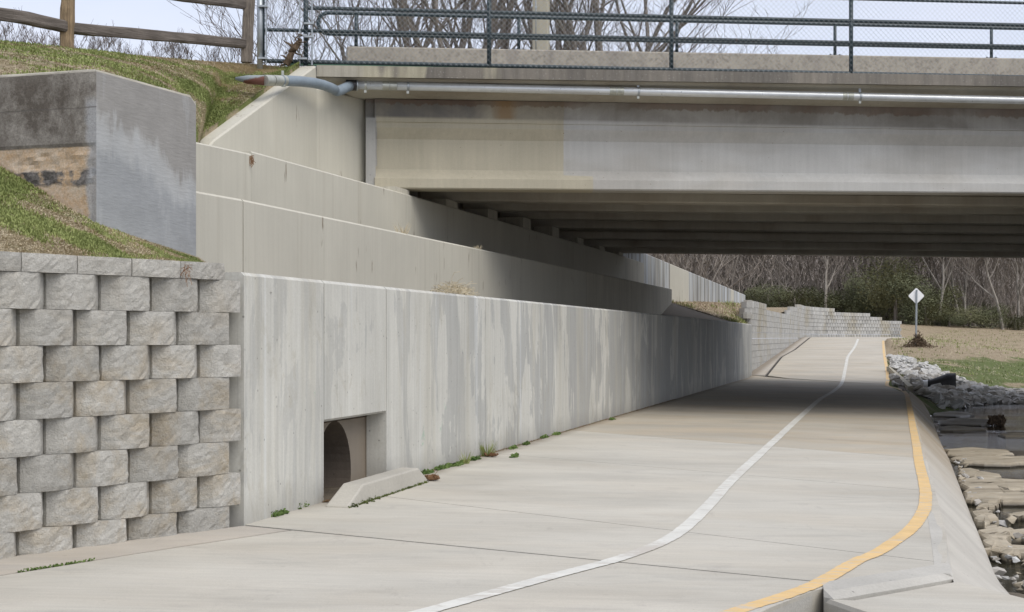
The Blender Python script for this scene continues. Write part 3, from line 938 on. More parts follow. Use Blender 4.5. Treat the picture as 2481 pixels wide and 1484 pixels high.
def rock_slab(px, zt, th=0.16, seed=0, rough=0.04):
    """flat ledge whose outline follows photo pixels at height zt"""
    r = random.Random(seed)
    zt = -0.6 + (zt + 1.6) * 0.36
    ring = []
    n = len(px)
    for i in range(n):
        a = px[i]; c = px[(i + 1) % n]
        for t in (0, .25, .5, .75):
            x = lerp(a[0], c[0], t); y = lerp(a[1], c[1], t)
            Y = (EYE - zt) * F / (y - HZ)
            X = (x - CX) / F * Y
            ring.append((X + r.uniform(-1, 1) * rough, Y + r.uniform(-1, 1) * rough * 2.2))
    cx = sum(p[0] for p in ring) / len(ring); cy = sum(p[1] for p in ring) / len(ring)
    b = MB(); secs = []
    for (f, z) in ((0.97, zt - th), (1.0, zt - th * .45), (0.985, zt - 0.02), (0.94, zt), (0.5, zt + 0.015), (0.05, zt + 0.01)):
        secs.append([(lerp(cx, x, f) , lerp(cy, y, f), z + 0.012 * mnoise.noise(Vector((x * 2, y * 2, f * 5)))) for x, y in ring])
    b.loft(secs)
    return b.build('rock_ledge', M['ledge'], bed)
E = 2560
ledges = [
    ([(2262, 1000), (2300, 996), (2345, 999), (2360, 1004), (2330, 1008), (2266, 1007)], -1.54),
    ([(2268, 1018), (2330, 1012), (2400, 1016), (2430, 1022), (2380, 1030), (2275, 1027)], -1.545),
    ([(2272, 1034), (2310, 1031), (2380, 1036), (2395, 1042), (2280, 1043)], -1.55),
    ([(2420, 1052), (2450, 1046), (2481, 1046), (E, 1050), (E, 1056), (2430, 1058)], -1.545),
    ([(2285, 1088), (2350, 1083), (2440, 1090), (2450, 1098), (2400, 1104), (2330, 1106), (2300, 1100)], -1.48),
    ([(2302, 1108), (2360, 1104), (2460, 1106), (E, 1104), (E, 1120), (2440, 1122), (2330, 1119)], -1.46),
    ([(2320, 1136), (2355, 1134), (2380, 1142), (2430, 1152), (2400, 1156), (2330, 1152)], -1.50),
    ([(2325, 1158), (2380, 1154), (2430, 1160), (E, 1160), (E, 1178), (2481, 1184), (2440, 1188), (2400, 1170), (2330, 1172)], -1.48),
    ([(2332, 1172), (2400, 1168), (2440, 1186), (2490, 1196), (E, 1204), (E, 1214), (2440, 1212), (2380, 1212), (2345, 1206)], -1.44),
    ([(2372, 1222), (2395, 1217), (2425, 1219), (2420, 1226), (2390, 1229), (2372, 1228)], -1.47),
    ([(2440, 1245), (2460, 1240), (E, 1240), (E, 1252), (2481, 1252), (2445, 1250)], -1.50),
    ([(2368, 1282), (2400, 1274), (2440, 1280), (2481, 1284), (E, 1284), (E, 1296), (2470, 1296), (2420, 1292), (2380, 1296)], -1.40),
    ([(2382, 1330), (2420, 1322), (2470, 1322), (E, 1322), (E, 1342), (2460, 1342), (2410, 1340)], -1.44),
    ([(2362, 1240), (2385, 1232), (2405, 1240), (2415, 1256), (2390, 1268), (2370, 1262)], -1.36),
    ([(2385, 1296), (2410, 1288), (2440, 1292), (2450, 1312), (2430, 1326), (2395, 1324)], -1.38),
]
for i, (px, z) in enumerate(ledges): rock_slab(px, z, 0.12, i)

# angular stones: shared variants
def stone_mesh(name, seed, mat, flat=0.75, npts=16):
    r = random.Random(seed)
    b = bmesh.new()
    for _ in range(npts):
        v = Vector((r.gauss(0, 1), r.gauss(0, 1), r.gauss(0, 1))).normalized() * r.uniform(0.85, 1.05)
        b.verts.new((v.x * 0.5, v.y * 0.42, v.z * 0.5 * flat))
    res = bmesh.ops.convex_hull(b, input=b.verts)
    bmesh.ops.delete(b, geom=[v for v in b.verts if not v.link_faces], context='VERTS')
    bmesh.ops.recalc_face_normals(b, faces=b.faces)
    me = bpy.data.meshes.new(name); b.to_mesh(me); b.free()
    me.materials.append(mat)
    return me
stones = [stone_mesh('stone', 100 + i, M['riprap'], .75, 11) for i in range(9)]
bstones = [stone_mesh('stone', 200 + i, M['ledge'] if i % 2 else M['riprap'], 0.6, 11) for i in range(5)]
def put_stone(me, p, s, parent, r):
    o = bpy.data.objects.new('stone', me); COL.objects.link(o); o.parent = parent
    o.location = Vector(p) - wloc(parent)
    o.scale = (s, s * r.uniform(.7, 1.2), s * r.uniform(.6, 1.0))
    o.rotation_euler = (r.uniform(-.5, .5), r.uniform(-.5, .5), r.uniform(0, 6.3))
    return o
rs = random.Random(5)
for i in range(130):
    Y = rs.uniform(10.8, 24) if i < 100 else rs.uniform(10.5, 15)
    f = atY(foot, Y)
    put_stone(rs.choice(bstones), (f.x + abs(rs.gauss(0.05, 0.16)), Y, -0.56 + rs.uniform(-.04, .03)), rs.uniform(.04, .14), bed, rs)

for i in range(60):
    put_stone(rs.choice(bstones), (rs.uniform(3.3, 4.8), rs.uniform(8.6, 12.5), -0.62 + rs.uniform(-.05, .08)), rs.uniform(.08, .3), bed, rs)

# far bank of the creek
def fieldf(u, v):
    Y = 38.5 + (138 - 38.5) * (u ** 1.25)
    if Y < 81: x0 = XR(Y) - 0.02
    elif Y < 99.2: x0 = lerp(19.25, 23.5, (Y - 81) / 18.2)
    else: x0 = lerp(23.5, 40, (Y - 99.2) / 41)
    X = x0 + (v ** 1.7) * 90
    z = zfield(X, Y)
    if v < 0.02 and Y < 81: z = zg(XR(Y), Y) - 0.02
    z += 0.05 * mnoise.noise(Vector((X * 0.7, Y * 0.5, 0))) * min(1, v * 30)
    return (X, Y, z)
b = MB(); b.grid(fieldf, 150, 90)
fo = b.build('field', M['field'], smooth=True); tag(fo, kind='structure')
def hillf(u, v):
    X = lerp(-160, 220, v); Y = lerp(128, 260, u)
    base = 2.0 if X > 25 else lerp(2.0, 3.6, min(1, (25 - X) / 20))
    return (X, Y, base - 0.3 + 14 * (u ** 1.2) + 0.8 * mnoise.noise(Vector((X * .05, Y * .05, 0))))
b = MB(); b.grid(hillf, 20, 40)
tag(b.build('hill', M['floor'], smooth=True), kind='structure')

# riprap
b = MB()
def ripf(u, v):
    # from the path edge out and down
    a = P(2153, 868, 61).lerp(P(2190, 945, 39.6), u); c = P(2330, 935, 50).lerp(P(2490, 965, 47), 0 if u < .3 else (u - .3) / .7)
    p = a.lerp(c, v)
    return (p.x, p.y, zfield(p.x, p.y) + 0.03)
b.grid(ripf, 20, 20)
rip = b.build('riprap_bank', M['soil'], smooth=True); tag(rip, kind='structure')
rr = random.Random(11)
cands = []
def rip_region(x, y):
    # polygon in photo px
    poly = [(2152, 868), (2185, 866), (2215, 880), (2265, 893), (2300, 912), (2330, 925), (2345, 940), (2400, 948), (2440, 955), (2490, 962), (2490, 992), (2440, 990), (2400, 985), (2330, 992), (2280, 990), (2262, 978), (2230, 960), (2205, 944), (2165, 936), (2157, 920)]
    ins = False
    for i in range(len(poly)):
        (x1, y1), (x2, y2) = poly[i], poly[i - 1]
        if (y1 > y) != (y2 > y) and x < (x2 - x1) * (y - y1) / (y2 - y1) + x1: ins = not ins
    return ins
tries = 0
while len(cands) < 1250 and tries < 90000:
    tries += 1
    X = rr.uniform(8.8, 18); Y = rr.uniform(38.8, 63)
    if X < XR(Y) + 0.12: continue
    z = zfield(X, Y)
    px = CX + X / Y * F; py = HZ + (EYE - z) / Y * F
    if not rip_region(px, py): continue
    s = rr.uniform(.16, .42) * (1.15 if py > 940 else 1.0)
    if 2230 < px < 2322 and 900 < py < 950 and Y < 47.6: continue
    q_ = (px - 2155) / 51.0
    if -.1 < q_ < 1.15 and abs(py - (893 + 50 * q_)) < 13 and Y < 55: continue
    cands.append((s / Y, X, Y, z, s))
cands.sort(reverse=True)
for (_, X, Y, z, s) in cands[:300]:
    put_stone(rr.choice(stones), (X, Y, z + s * 0.28), s, rip, rr)
b = MB()
for (_, X, Y, z, s) in cands[300:]:
    me = rr.choice(stones); mt = Matrix.Rotation(rr.uniform(0, 6), 3, 'Z')
    vs = [(mt @ Vector(v.co)) * s + Vector((X, Y, z + s * .15)) for v in me.vertices]
    b.add(vs, [tuple(p.vertices) for p in me.polygons])
tag(b.build('small_stones', M['riprap'], rip), kind='stuff')

# ------------------------------------------------------------------ concrete walls
def wall_piece(fx, y0, y1, z0, zt0, zt1, front=0.0, th=0.3, ch=0.022, n=1, ends=True):
    """prism between two stations of a wall whose face is X = fx(Y); thickness to the left"""
    b = MB(); secs = []
    d = Vector((fx(1) - fx(0), 1, 0)).normalized(); nr = Vector((-d.y, d.x, 0))      # into the wall
    for i in range(n + 1):
        Y = lerp(y0, y1, i / n); zt = lerp(zt0, zt1, i / n)
        zz0 = z0(Y) if callable(z0) else z0
        p = Vector((fx(Y), Y, 0))
        def q(dd, z): return (p.x + nr.x * dd, p.y + nr.y * dd, z)
        secs.append([q(front, zz0), q(front, zt - ch), q(front + ch, zt), q(th - ch, zt), q(th, zt - ch), q(th, zz0)])
    b.loft(secs)
    return b

# low wall with culvert opening
lw = empty('retaining_wall', (W0x(10.55), 10.55, 0))
tag(lw, 'long low pale grey streaked concrete wall beside the path, with the square culvert opening', 'retaining wall')
def yat(x, f=W0x):
    """depth at which a wall face crosses photo column x"""
    u = (x - CX) / F
    s = f(1) - f(0); c = f(0)
    return -c / (s - u) if abs(s - u) > 1e-9 else 0
yo0, yo1 = yat(785), yat(936)
lj = [10.55, yo0, yo1, yat(1177), yat(1432), yat(1504), yat(1640), yat(1715), yat(1776), 50.6]
ZT = 1.617
for i in range(len(lj) - 1):
    a, c = lj[i] + (0.007 if i else 0), lj[i + 1] - 0.007
    if i == 1:
        wall_piece(W0x, a, c, 0.60, ZT, ZT, th=0.18).build('wall_panel', M['low_wall'], lw)
    else:
        wall_piece(W0x, a, c, -0.35, ZT, ZT - (0.02 if i == len(lj) - 2 else 0), th=0.18).build('wall_panel', M['low_wall'], lw)
wall_piece(W0x, yo1 + 0.3, 50.4, -0.4, ZT - 0.04, ZT - 0.05, front=0.03, th=0.15, ch=0.001).build('wall_core', M['low_wall'], lw)
wall_piece(W0x, 10.65, yo0 - 0.1, -0.4, ZT - 0.04, ZT - 0.04, front=0.03, th=0.15, ch=0.001).build('wall_core', M['low_wall'], lw)
wall_piece(W0x, yo0 - 0.2, yo1 + 0.2, 0.66, ZT - 0.04, ZT - 0.04, front=0.03, th=0.15, ch=0.001).build('wall_core', M['low_wall'], lw)
# lintel chamfer
dW = Vector((0.2207, 0.9753, 0)); nW = Vector((-0.9753, 0.2207, 0))
A = Vector((W0x(yo0), yo0, 0)); Bp = Vector((W0x(yo1), yo1, 0))
b = MB()
b.loft([[A + Vector((0, 0, 0.60)) - nW * 0.002, A + Vector((0, 0, 0.582)) + nW * 0.02, A + Vector((0, 0, 0.582)) + nW * 0.18, A + Vector((0, 0, 0.60)) + nW * 0.18],
        [Bp + Vector((0, 0, 0.60)) - nW * 0.002, Bp + Vector((0, 0, 0.582)) + nW * 0.02, Bp + Vector((0, 0, 0.582)) + nW * 0.18, Bp + Vector((0, 0, 0.60)) + nW * 0.18]])
b.build('lintel', M['low_wall'], lw)
# niche: side walls, roof and back wall with the round pipe mouth
b = MB()
dep0, dep1 = 0.17, 0.183
L = (Bp - A).length
def nf(t, d, z): return A + dW * t + nW * d + Vector((0, 0, z))
b.quad(nf(L, dep0, -.3), nf(L, dep1, -.3), nf(L, dep1, .62), nf(L, dep0, .62))
b.quad(nf(0, dep0, -.3), nf(0, dep1, -.3), nf(0, dep1, .62), nf(0, dep0, .62))
b.quad(nf(0, dep0, .60), nf(L, dep0, .60), nf(L, dep1, .60), nf(0, dep1, .60))
b.build('culvert_niche', M['gutter'], lw)
pc, pz, pr = 0.76, 0.135, 0.415
b = MB(); N = 40
for i in range(N):
    t0, t1 = 2 * math.pi * i / N, 2 * math.pi * (i + 1) / N
    def sq(t):
        c, s_ = math.cos(t), math.sin(t)
        x_ = (L + .1 - pc) if c > 0 else pc + .1
        z_ = (0.64 - pz) if s_ > 0 else 0.5
        k_ = min(x_ / max(abs(c), 1e-6), z_ / max(abs(s_), 1e-6))
        return nf(pc + c * k_, dep1, pz + s_ * k_)
    def ci(t, d=dep1): return nf(pc + math.cos(t) * pr, d, pz + math.sin(t) * pr)
    b.quad(ci(t0), ci(t1), sq(t1), sq(t0))
b.build('culvert_headwall', M['gutter'], lw)
b = MB()
for i in range(N):
    t0, t1 = 2 * math.pi * i / N, 2 * math.pi * (i + 1) / N
    for j in range(6):
        da, db = dep1 + j * 0.6, dep1 + (j + 1) * 0.6
        b.quad(nf(pc + math.cos(t0) * pr, da, pz + math.sin(t0) * pr), nf(pc + math.cos(t1) * pr, da, pz + math.sin(t1) * pr),
               nf(pc + math.cos(t1) * pr, db, pz + math.sin(t1) * pr), nf(pc + math.cos(t0) * pr, db, pz + math.sin(t0) * pr))
b.quad(nf(.15, dep1 + 3.6, -.4), nf(1.1, dep1 + 3.6, -.4), nf(1.1, dep1 + 3.6, .65), nf(.15, dep1 + 3.6, .65))
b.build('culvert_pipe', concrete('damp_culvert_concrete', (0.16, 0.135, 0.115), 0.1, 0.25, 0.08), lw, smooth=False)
b = MB(); b.quad(nf(-.3, -0.001, 0.0), nf(L + .3, -0.001, 0.0), nf(L + .3, 3.2, -0.02), nf(-.3, 3.2, -0.02)); 
b.build('culvert_floor', M['soil'], lw)

# wheel-stop like kerb in front of the opening
ka, kb_, kc = [Vector((*hit(*p), 0)) for p in ((803, 1228), (844, 1232), (1035, 1169))]
dk = (kc - kb_); Lk = dk.length; dk.normalize(); nk = Vector((-dk.y, dk.x, 0)); wk = 0.17
b = MB()
def kq(t, d, z): 
    p = kb_ + dk * t + nk * d; return (p.x, p.y, zg(p.x, p.y) + z)
b.loft([[kq(0, 0, -.02), kq(0, 0, 0.012), kq(0, wk, 0.012), kq(0, wk, -.02)],
        [kq(.40, 0.0, -.02), kq(.40, 0.012, .135), kq(.40, wk, .135), kq(.40, wk, -.02)],
        [kq(Lk - .22, 0.0, -.02), kq(Lk - .22, 0.012, .135), kq(Lk - .22, wk, .135), kq(Lk - .22, wk, -.02)],
        [kq(Lk, 0, -.02), kq(Lk, 0, 0.03), kq(Lk, wk, 0.03), kq(Lk, wk, -.02)]])
o = b.build('concrete_kerb_block', concrete('kerb_block_concrete', (0.42, 0.405, 0.37), 0.02, 0.08, 0.1))
tag(o, 'sloped-end concrete kerb block with moss at its foot in front of the culvert opening', 'kerb block')
bv = o.modifiers.new('bevel', 'BEVEL'); bv.width = 0.012; bv.segments = 2

# middle wall
mw = empty('retaining_wall', (W1x(12.2), 12.2, 1.3))
tag(mw, 'middle beige concrete terrace wall between the low grey wall and the abutment wall', 'retaining wall')
Z1 = 2.52
mj = [13.2, yat(589, W1x), yat(785, W1x), yat(1167, W1x), yat(1420, W1x), 45.1]
for i in range(len(mj) - 1):
    g0 = 0.012 if i == 1 else 0.003
    g1 = 0.012 if i == 0 else 0.003
    wall_piece(W1x, mj[i] + g0, mj[i + 1] - g1, 0.4, Z1 - 0.03 if i == 0 else Z1, Z1, th=0.3, ch=0.02).build('wall_panel', M['beige'] if i < 4 else M['beige_stain'], mw)
wall_piece(W1x, 13.3, 45.0, 0.4, Z1 - 0.05, Z1 - 0.05, front=0.04, th=0.26, ch=0.001).build('wall_core', M['joint'], mw)

# abutment wall
aw = empty('abutment_wall', (W2x(15), 15, 2.0))
tag(aw, 'upper beige concrete abutment wall carrying the row of girder bearing blocks', 'abutment wall')
Z2 = 3.285
aj = [16.4, yat(610, W2x), yat(985, W2x), yat(1300, W2x), yat(1508, W2x), 47.0]
for i in range(len(aj) - 1):
    wall_piece(W2x, aj[i] + 0.002, aj[i + 1] - 0.002, 1.9, 3.19 if i == 0 else (3.27 if i == 1 else Z2), 3.24 if i == 0 else Z2 - (0.05 if i == 4 else 0), th=0.9, ch=0.018).build('wall_panel', M['beige'] if i < 4 else M['beige_stain'], aw)
# dark residue trail on a spot of the coping
# bridge frame
e = Vector((1, 0.1616, 0)).normalized(); nb = Vector((-e.y, e.x, 0))
def plane_at(c, x):
    """point on plane Y = c + .1616 X seen in photo column x"""
    u = (x - CX) / F
    Y = c / (1 - 0.1616 * u)
    return u * Y, Y
hL = [360, 331, 308, 288, 266, 240, 220, 206]
hR = [349, 318, 299, 276, 252.5, 229.6, 210, 194.4]
YR_ = [25.64 + 2.63 * i for i in range(8)]
xped = [985, 1102, 1199, 1281, 1350, 1409, 1462, 1505]
bridge = empty('bridge', (4, 34, 3.4))
tag(bridge, 'concrete road bridge of eight long girders crossing above the path', 'bridge')
girders = []
PX2 = []
for i in range(8):
    uR = (2481 - CX) / F
    Yr = YR_[i]; c = Yr * (1 - 0.1616 * uR)
    uL = (xped[i] - CX) / F
    Yl = c / (1 - 0.1616 * uL)
    zl = EYE + hL[i] * Yl / F; zr = EYE + hR[i] * Yr / F
    XL_, XR_ = uL * Yl, uR * Yr
    PX2.append((XL_, Yl, zl))
    def zat(X): return zl + (zr - zl) * (X - XL_) / (XR_ - XL_)
    hw = 0.23
    prof = [(-hw + .02, 0), (-hw, .02), (-hw, .15), (-.076, .30), (-.076, .74), (-.155, .86), (-.18, .90), (-.18, .975), (-.20, .98), (-.20, 1.31), (.16, 1.31), (.16, .89), (.15, .86), (.076, .74), (.076, .30), (hw, .15), (hw, .02), (hw - .02, 0)]
    xs0 = {0: plane_at(c, 908)[0]}.get(i, XL_ - 0.55)
    secs = []
    for X in (xs0, XL_, 3, 8, 14, 22, 30):
        Y = c + 0.1616 * X
        secs.append([(X + nb.x * (t + hw), Y + nb.y * (t + hw), zat(X) + z * (1.0)) for t, z in prof])
    b = MB(); b.loft(secs)
    b.build('girder', M['girder'] if i == 0 else M['girder_in'], bridge)
    if i == 0:
        # end diaphragm block beside the wing wall
        xa, ya = plane_at(c, 887); xb_, yb_ = plane_at(c, 911)
        for (za, zb_, x0, x1, ex, mt) in ((3.40, 4.40, xa, xb_ - 0.004, 0.02, 'parapet0'), (4.405, 4.69, xa, xs0 - 0.004, 0.10, 'girder')):
            q = MB()
            def f(X, t): return (X + nb.x * t, c + 0.1616 * X + nb.y * t)
            r4 = [f(x0, ex), f(x1, ex), f(x1, 0.55), f(x0, 0.55)]
            q.loft([[(x, y, za) for x, y in r4], [(x, y, zb_) for x, y in r4]])
            q.build('end_block', M['girder'] if mt == 'girder' else concrete('grey_end_block', (0.37, 0.37, 0.365), 0.05, 0.15, 0.06), bridge)
# bearing blocks
for i, (X, Y, z) in enumerate(PX2):
    b = MB()
    d2 = Vector((0.2334, 0.972, 0)); n2 = Vector((-0.972, 0.2334, 0))
    base = Vector((X, Y, 0)) 
    base.x = W2x(Y) - 0.03
    w = 0.62
    pts = [base - d2 * (w + .25) , base, base + n2 * 0.7, base + n2 * 0.7 - d2 * (w + .25)]
    pts = [base - e * 0.0 - d2 * 0.55, base + d2 * 0.12, base + d2 * 0.12 + n2 * .7, base - d2 * 0.55 + n2 * .7]
    b.loft([[(p.x, p.y, 3.2) for p in pts], [(p.x, p.y, z - 0.012) for p in pts]])
    b.build('bearing_block', M['beige_stain'], aw)
# back wall behind the girder ends
b = wall_piece(lambda Y: W2x(Y) - 1.20, 24.9, 46.0, 3.0, 4.72, 4.72, th=0.3, ch=0.001)
b.build('back_wall', M['girder_in'], aw)

# deck, fascia
CF = 23.64
def bl(c, X, z, dt=0.0):
    Y = c + 0.1616 * X
    return (X + nb.x * dt, Y + nb.y * dt, z)
xd0 = plane_at(CF, 767)[0]
def zdeck(X): return 5.02 + 0.0112 * (X + 2.75)
XS = [xd0, 0, 3, 6, 10, 16, 30]
b = MB(); secs = []
for X in XS:
    zt = zdeck(X); zs = 4.685 + 0.006 * (X + 2.1)
    secs.append([bl(CF, X, zt), bl(CF, X, zt - 0.155), bl(CF, X, zt - 0.155, 0.10), bl(CF, X, zt - .19, 0.14), bl(CF, X, zs, 0.72), bl(CF, X, zs, 19.7), bl(CF, X, zt - 0.15, 20.4), bl(CF, X, zt, 20.4)])
b.loft(secs); b.build('deck', M['deck'], bridge)
b = MB(); secs = []
for X in XS:
    zt = zdeck(X)
    secs.append([bl(CF, X, zt + .004, -0.006), bl(CF, X, zt - 0.155, -0.006), bl(CF, X, zt - 0.155, .06), bl(CF, X, zt + .004, .30)])
b.loft(secs); b.build('fascia', M['fascia'], bridge)
# approach slab beyond the deck end, behind the wing wall, keeps the road level
# parapet
CP = 25.2
xp0, yp0 = plane_at(CP, 842)
b = MB(); secs = []
for X in [xp0, 0, 5, 10, 18, 30]:
    zt = 5.577 + 0.0102 * (X - xp0)
    secs.append([bl(CP, X, zdeck(X) - .02, -.03), bl(CP, X, zt - .02), bl(CP, X, zt, .02), bl(CP, X, zt, .26), bl(CP, X, zt - .02, .28), bl(CP, X, zdeck(X) - .02, .28)])
b.loft(secs); b.build('parapet', M['parapet'], bridge)
b = MB(); secs = []
for X in [xp0, 0, 5, 10, 18, 30]:
    zt = 5.5
    secs.append([bl(CP, X, zdeck(X) - .02, 18.0), bl(CP, X, zt, 18.0), bl(CP, X, zt, 18.28), bl(CP, X, zdeck(X) - .02, 18.28)])
b.loft(secs); b.build('parapet', M['parapet'], bridge)

# flared wing wall at the bridge end
ww = empty('wing_wall', (-3.2, 22.5, 3.3))
tag(ww, 'beige sloping wing wall rising from the grass bank to the end of the bridge deck', 'wing wall')
def WWx(Y): return -2.744 + 0.24 * (Y - 23.2)
b = MB(); secs = []
dw = Vector((0.24, 1, 0)).normalized(); nw = Vector((-dw.y, dw.x, 0))
for (Y, zt) in ((19.62, 3.47), (19.8, 3.575), (23.16, 5.01), (23.2, 4.70), (25.8, 4.70)):
    p = Vector((WWx(Y), Y, 0)) if Y < 25 else Vector((-2.16, 24.22, 0))
    def q(d, z_): return (p.x + nw.x * d, p.y + nw.y * d, z_)
    secs.append([q(0, 2.9), q(0, zt - .02), q(.02, zt), q(.28, zt), q(.30, zt - .02), q(.30, 2.9)])
b.loft(secs); b.build('wall_panel', M['beige'], ww)
# far wing wall beyond the bridge
def W3x(Y): return 3.1 + 0.349 * (Y - 44)
fw = empty('wing_wall', (W3x(50), 50, 2.0))
tag(fw, 'long tapering wing wall beyond the bridge, streaked grey with a clean beige panel', 'wing wall')
f3 = [43.0, yat(1623, W3x), yat(1669, W3x), yat(1771, W3x), yat(1778, W3x), 59.0]
m3 = ['streaky', 'beige', 'streaky', 'beige', 'streaky']
def z3(Y): return 3.69 - 0.0606 * (Y - 43)
for i in range(5):
    wall_piece(W3x, f3[i] + .002, f3[i + 1] - .002, 1.6, z3(f3[i]), z3(f3[i + 1]), th=0.3, ch=0.02, n=4).build('wall_panel', M[m3[i]], fw)

# terraces (fill) behind the walls
b = MB()
b.grid(lambda u, v: (lambda Y: (lerp(W0x(Y) - 0.16, W1x(Y) + 0.02, v), Y, 0.55))(lerp(10.7, 42.5, u)), 20, 2)
tag(b.build('terrace', M['litter'], smooth=True), kind='structure')
b = MB()
b.grid(lambda u, v: (lambda Y: (lerp(W1x(Y) - 0.28, W2x(Y) + 0.02, v), Y, 2.0))(lerp(13.3, 45.0, u)), 20, 2)
tag(b.build('terrace', M['litter'], smooth=True), kind='structure')
# concrete swale at the end of the middle wall
q1 = Vector((W1x(43.2) + .001, 43.2, 1.81)); q2 = P(1628, 734.5, 45.12); q3 = Vector((W0x(44.5) - .02, 44.5, 1.60)); q4 = Vector((W0x(30.5) - .3, 33.0, 1.45)); q5 = Vector((W1x(38) + .001, 38, 1.40))
q6 = Vector((W0x(40) - .02, 40, 1.60)); q7 = Vector((W0x(34) - .02, 34, 1.60))
b = MB(); b.add([q1, q2, q3, q6, q7, q5], [(0, 1, 2, 3), (0, 3, 4, 5)])
tag(b.build('paved_swale', M['path']), kind='structure')
# bank between swale, far wing wall and the stepped block wall
A1 = [Vector((3.4, 45.2, 2.1)), q2 + Vector((0, 0, .0)), q2.lerp(q3, .5) + Vector((0, 0, .02)), q3 + Vector((-.02, .02, .01)), Vector((6.55, 47.5, 1.60)), Vector((7.2, 50.6, 1.58)), Vector((7.25, 51.3, 1.75)), Vector((7.5, 52.6, 2.24))]
B1 = [Vector((3.3, 45.7, 2.15)), Vector((3.9, 46.5, 2.2)), Vector((5.42, 50.65, 2.3)), Vector((6.2, 52.9, 2.34)), Vector((7.0, 55.2, 2.37)), Vector((7.6, 56.8, 2.38)), Vector((8.0, 58, 2.39)), Vector((8.36, 59, 2.4))]
def b1f(u, v):
    p = along(A1, u).lerp(along(B1, u), v)
    p.z += 0.03 * mnoise.noise(p * 2) * (1 - abs(2 * v - 1))
    return p
b = MB(); b.grid(b1f, 30, 14)
bk = b.build('bank', M['litter'], smooth=True); tag(bk, kind='structure')
A2 = [Vector((7.5, 52.6, 2.2)), Vector((8.7, 58, 2.22)), Vector((11.0, 68, 2.2)), Vector((14.5, 83, 2.72)), Vector((16.7, 89, 2.68)), Vector((18.9, 92.8, 2.5)), Vector((21, 95.8, 2.3)), Vector((23.4, 99.3, 1.7))]
B2 = [Vector((8.3, 59, 2.4)), Vector((6, 80, 3.0)), Vector((7, 115, 3.4)), Vector((12, 132, 3.4)), Vector((18, 134, 3.0)), Vector((26, 137, 2.7)), Vector((34, 139, 2.4)), Vector((41, 141, 2.2))]
def b2f(u, v):
    p = along(A2, u).lerp(along(B2, u), v) + Vector((0, 0, 0.04 * mnoise.noise(Vector((u * 40, v * 30, 0))) * (1 - u)))
    k_ = max(0.0, (u - .86) / .14)
    p.z = lerp(p.z, zfield(p.x, p.y) - 0.01, k_ if u < 1 else 1.0)
    if u == 1: p += Vector((.5, -.2, -.03))
    return p
b = MB(); b.grid(b2f, 60, 40)
tag(b.build('bank', M['field'], smooth=True), kind='structure')
B3 = [Vector((-60, 44, 4.9)), Vector((-60, 80, 4.9)), Vector((-60, 115, 4.6)), Vector((-60, 140, 4.2))]
b = MB(); b.grid(lambda u, v: along([Vector((3.0, 44, 3.4)), Vector((8.2, 58.9, 2.4)), Vector((6, 80, 3.0)), Vector((7, 115, 3.4)), Vector((12, 136, 3.4))], u).lerp(along(B3, u), v), 50, 40)
tag(b.build('bank', M['field'], smooth=True), kind='structure')

# upper embankment with grass, behind the pillar and beside the wing wall
Bl = [Vector(q) for q in ((-16, 14.5, 2.8), (-7, 12.9, 2.75), (-3.62, 11.75, 2.75), (-2.98, 11.55, 2.75), (-2.6, 12.55, 2.8), (-2.95, 14.4, 2.98), (-3.34, 16.7, 3.17), (-3.50, 18.2, 3.27), (-3.72, 19.5, 3.46), (-3.74, 19.78, 3.62), (-3.33, 21.6, 4.40), (-2.98, 23.15, 5.05))]
Tl = [Vector((-26, 12, 4.6)), Vector((-12, 17, 4.75)), Vector((-7.9, 19.3, 4.86)), Vector((-6.6, 20.2, 4.86)), Vector((-5.65, 21.0, 4.89)), Vector((-5.05, 21.7, 4.92)), Vector((-4.55, 22.3, 4.97)), Vector((-4.1, 22.9, 5.02)), Vector((-3.95, 23.15, 5.05)), Vector((-3.76, 23.4, 5.08)), Vector((-3.55, 23.6, 5.09)), Vector((-3.10, 23.7, 5.06))]
def idx(pts, u):
    t = u * (len(pts) - 1); i = min(int(t), len(pts) - 2)
    return pts[i].lerp(pts[i + 1], t - i)
def embf(u, v):
    p = idx(Bl, u).lerp(idx(Tl, u), v)
    if v == 0 and u > .7: p.z -= .2
    bulge = 0.07 * math.sin(math.pi * v)
    p.z += bulge * (1 if u < 0.85 else max(0, (1 - u) / .15)) + 0.035 * mnoise.noise(Vector((p.x * 1.7, p.y * 1.7, 0))) * math.sin(math.pi * min(1, v * 1.0))
    return p
b = MB(); b.grid(embf, 80, 40)
emb = b.build('embankment', M['turf'], smooth=True); tag(emb, kind='structure')
b = MB(); Tl2 = [p + Vector((-14, 22, -0.1)) if i < 3 else p + Vector((-8 + i * .8, 24, -0.1)) for i, p in enumerate(Tl)]
b.grid(lambda u, v: idx(Tl, u).lerp(idx(Tl2, u), v), 40, 12)
tag(b.build('embankment_top', M['turf'], smooth=True), kind='structure')
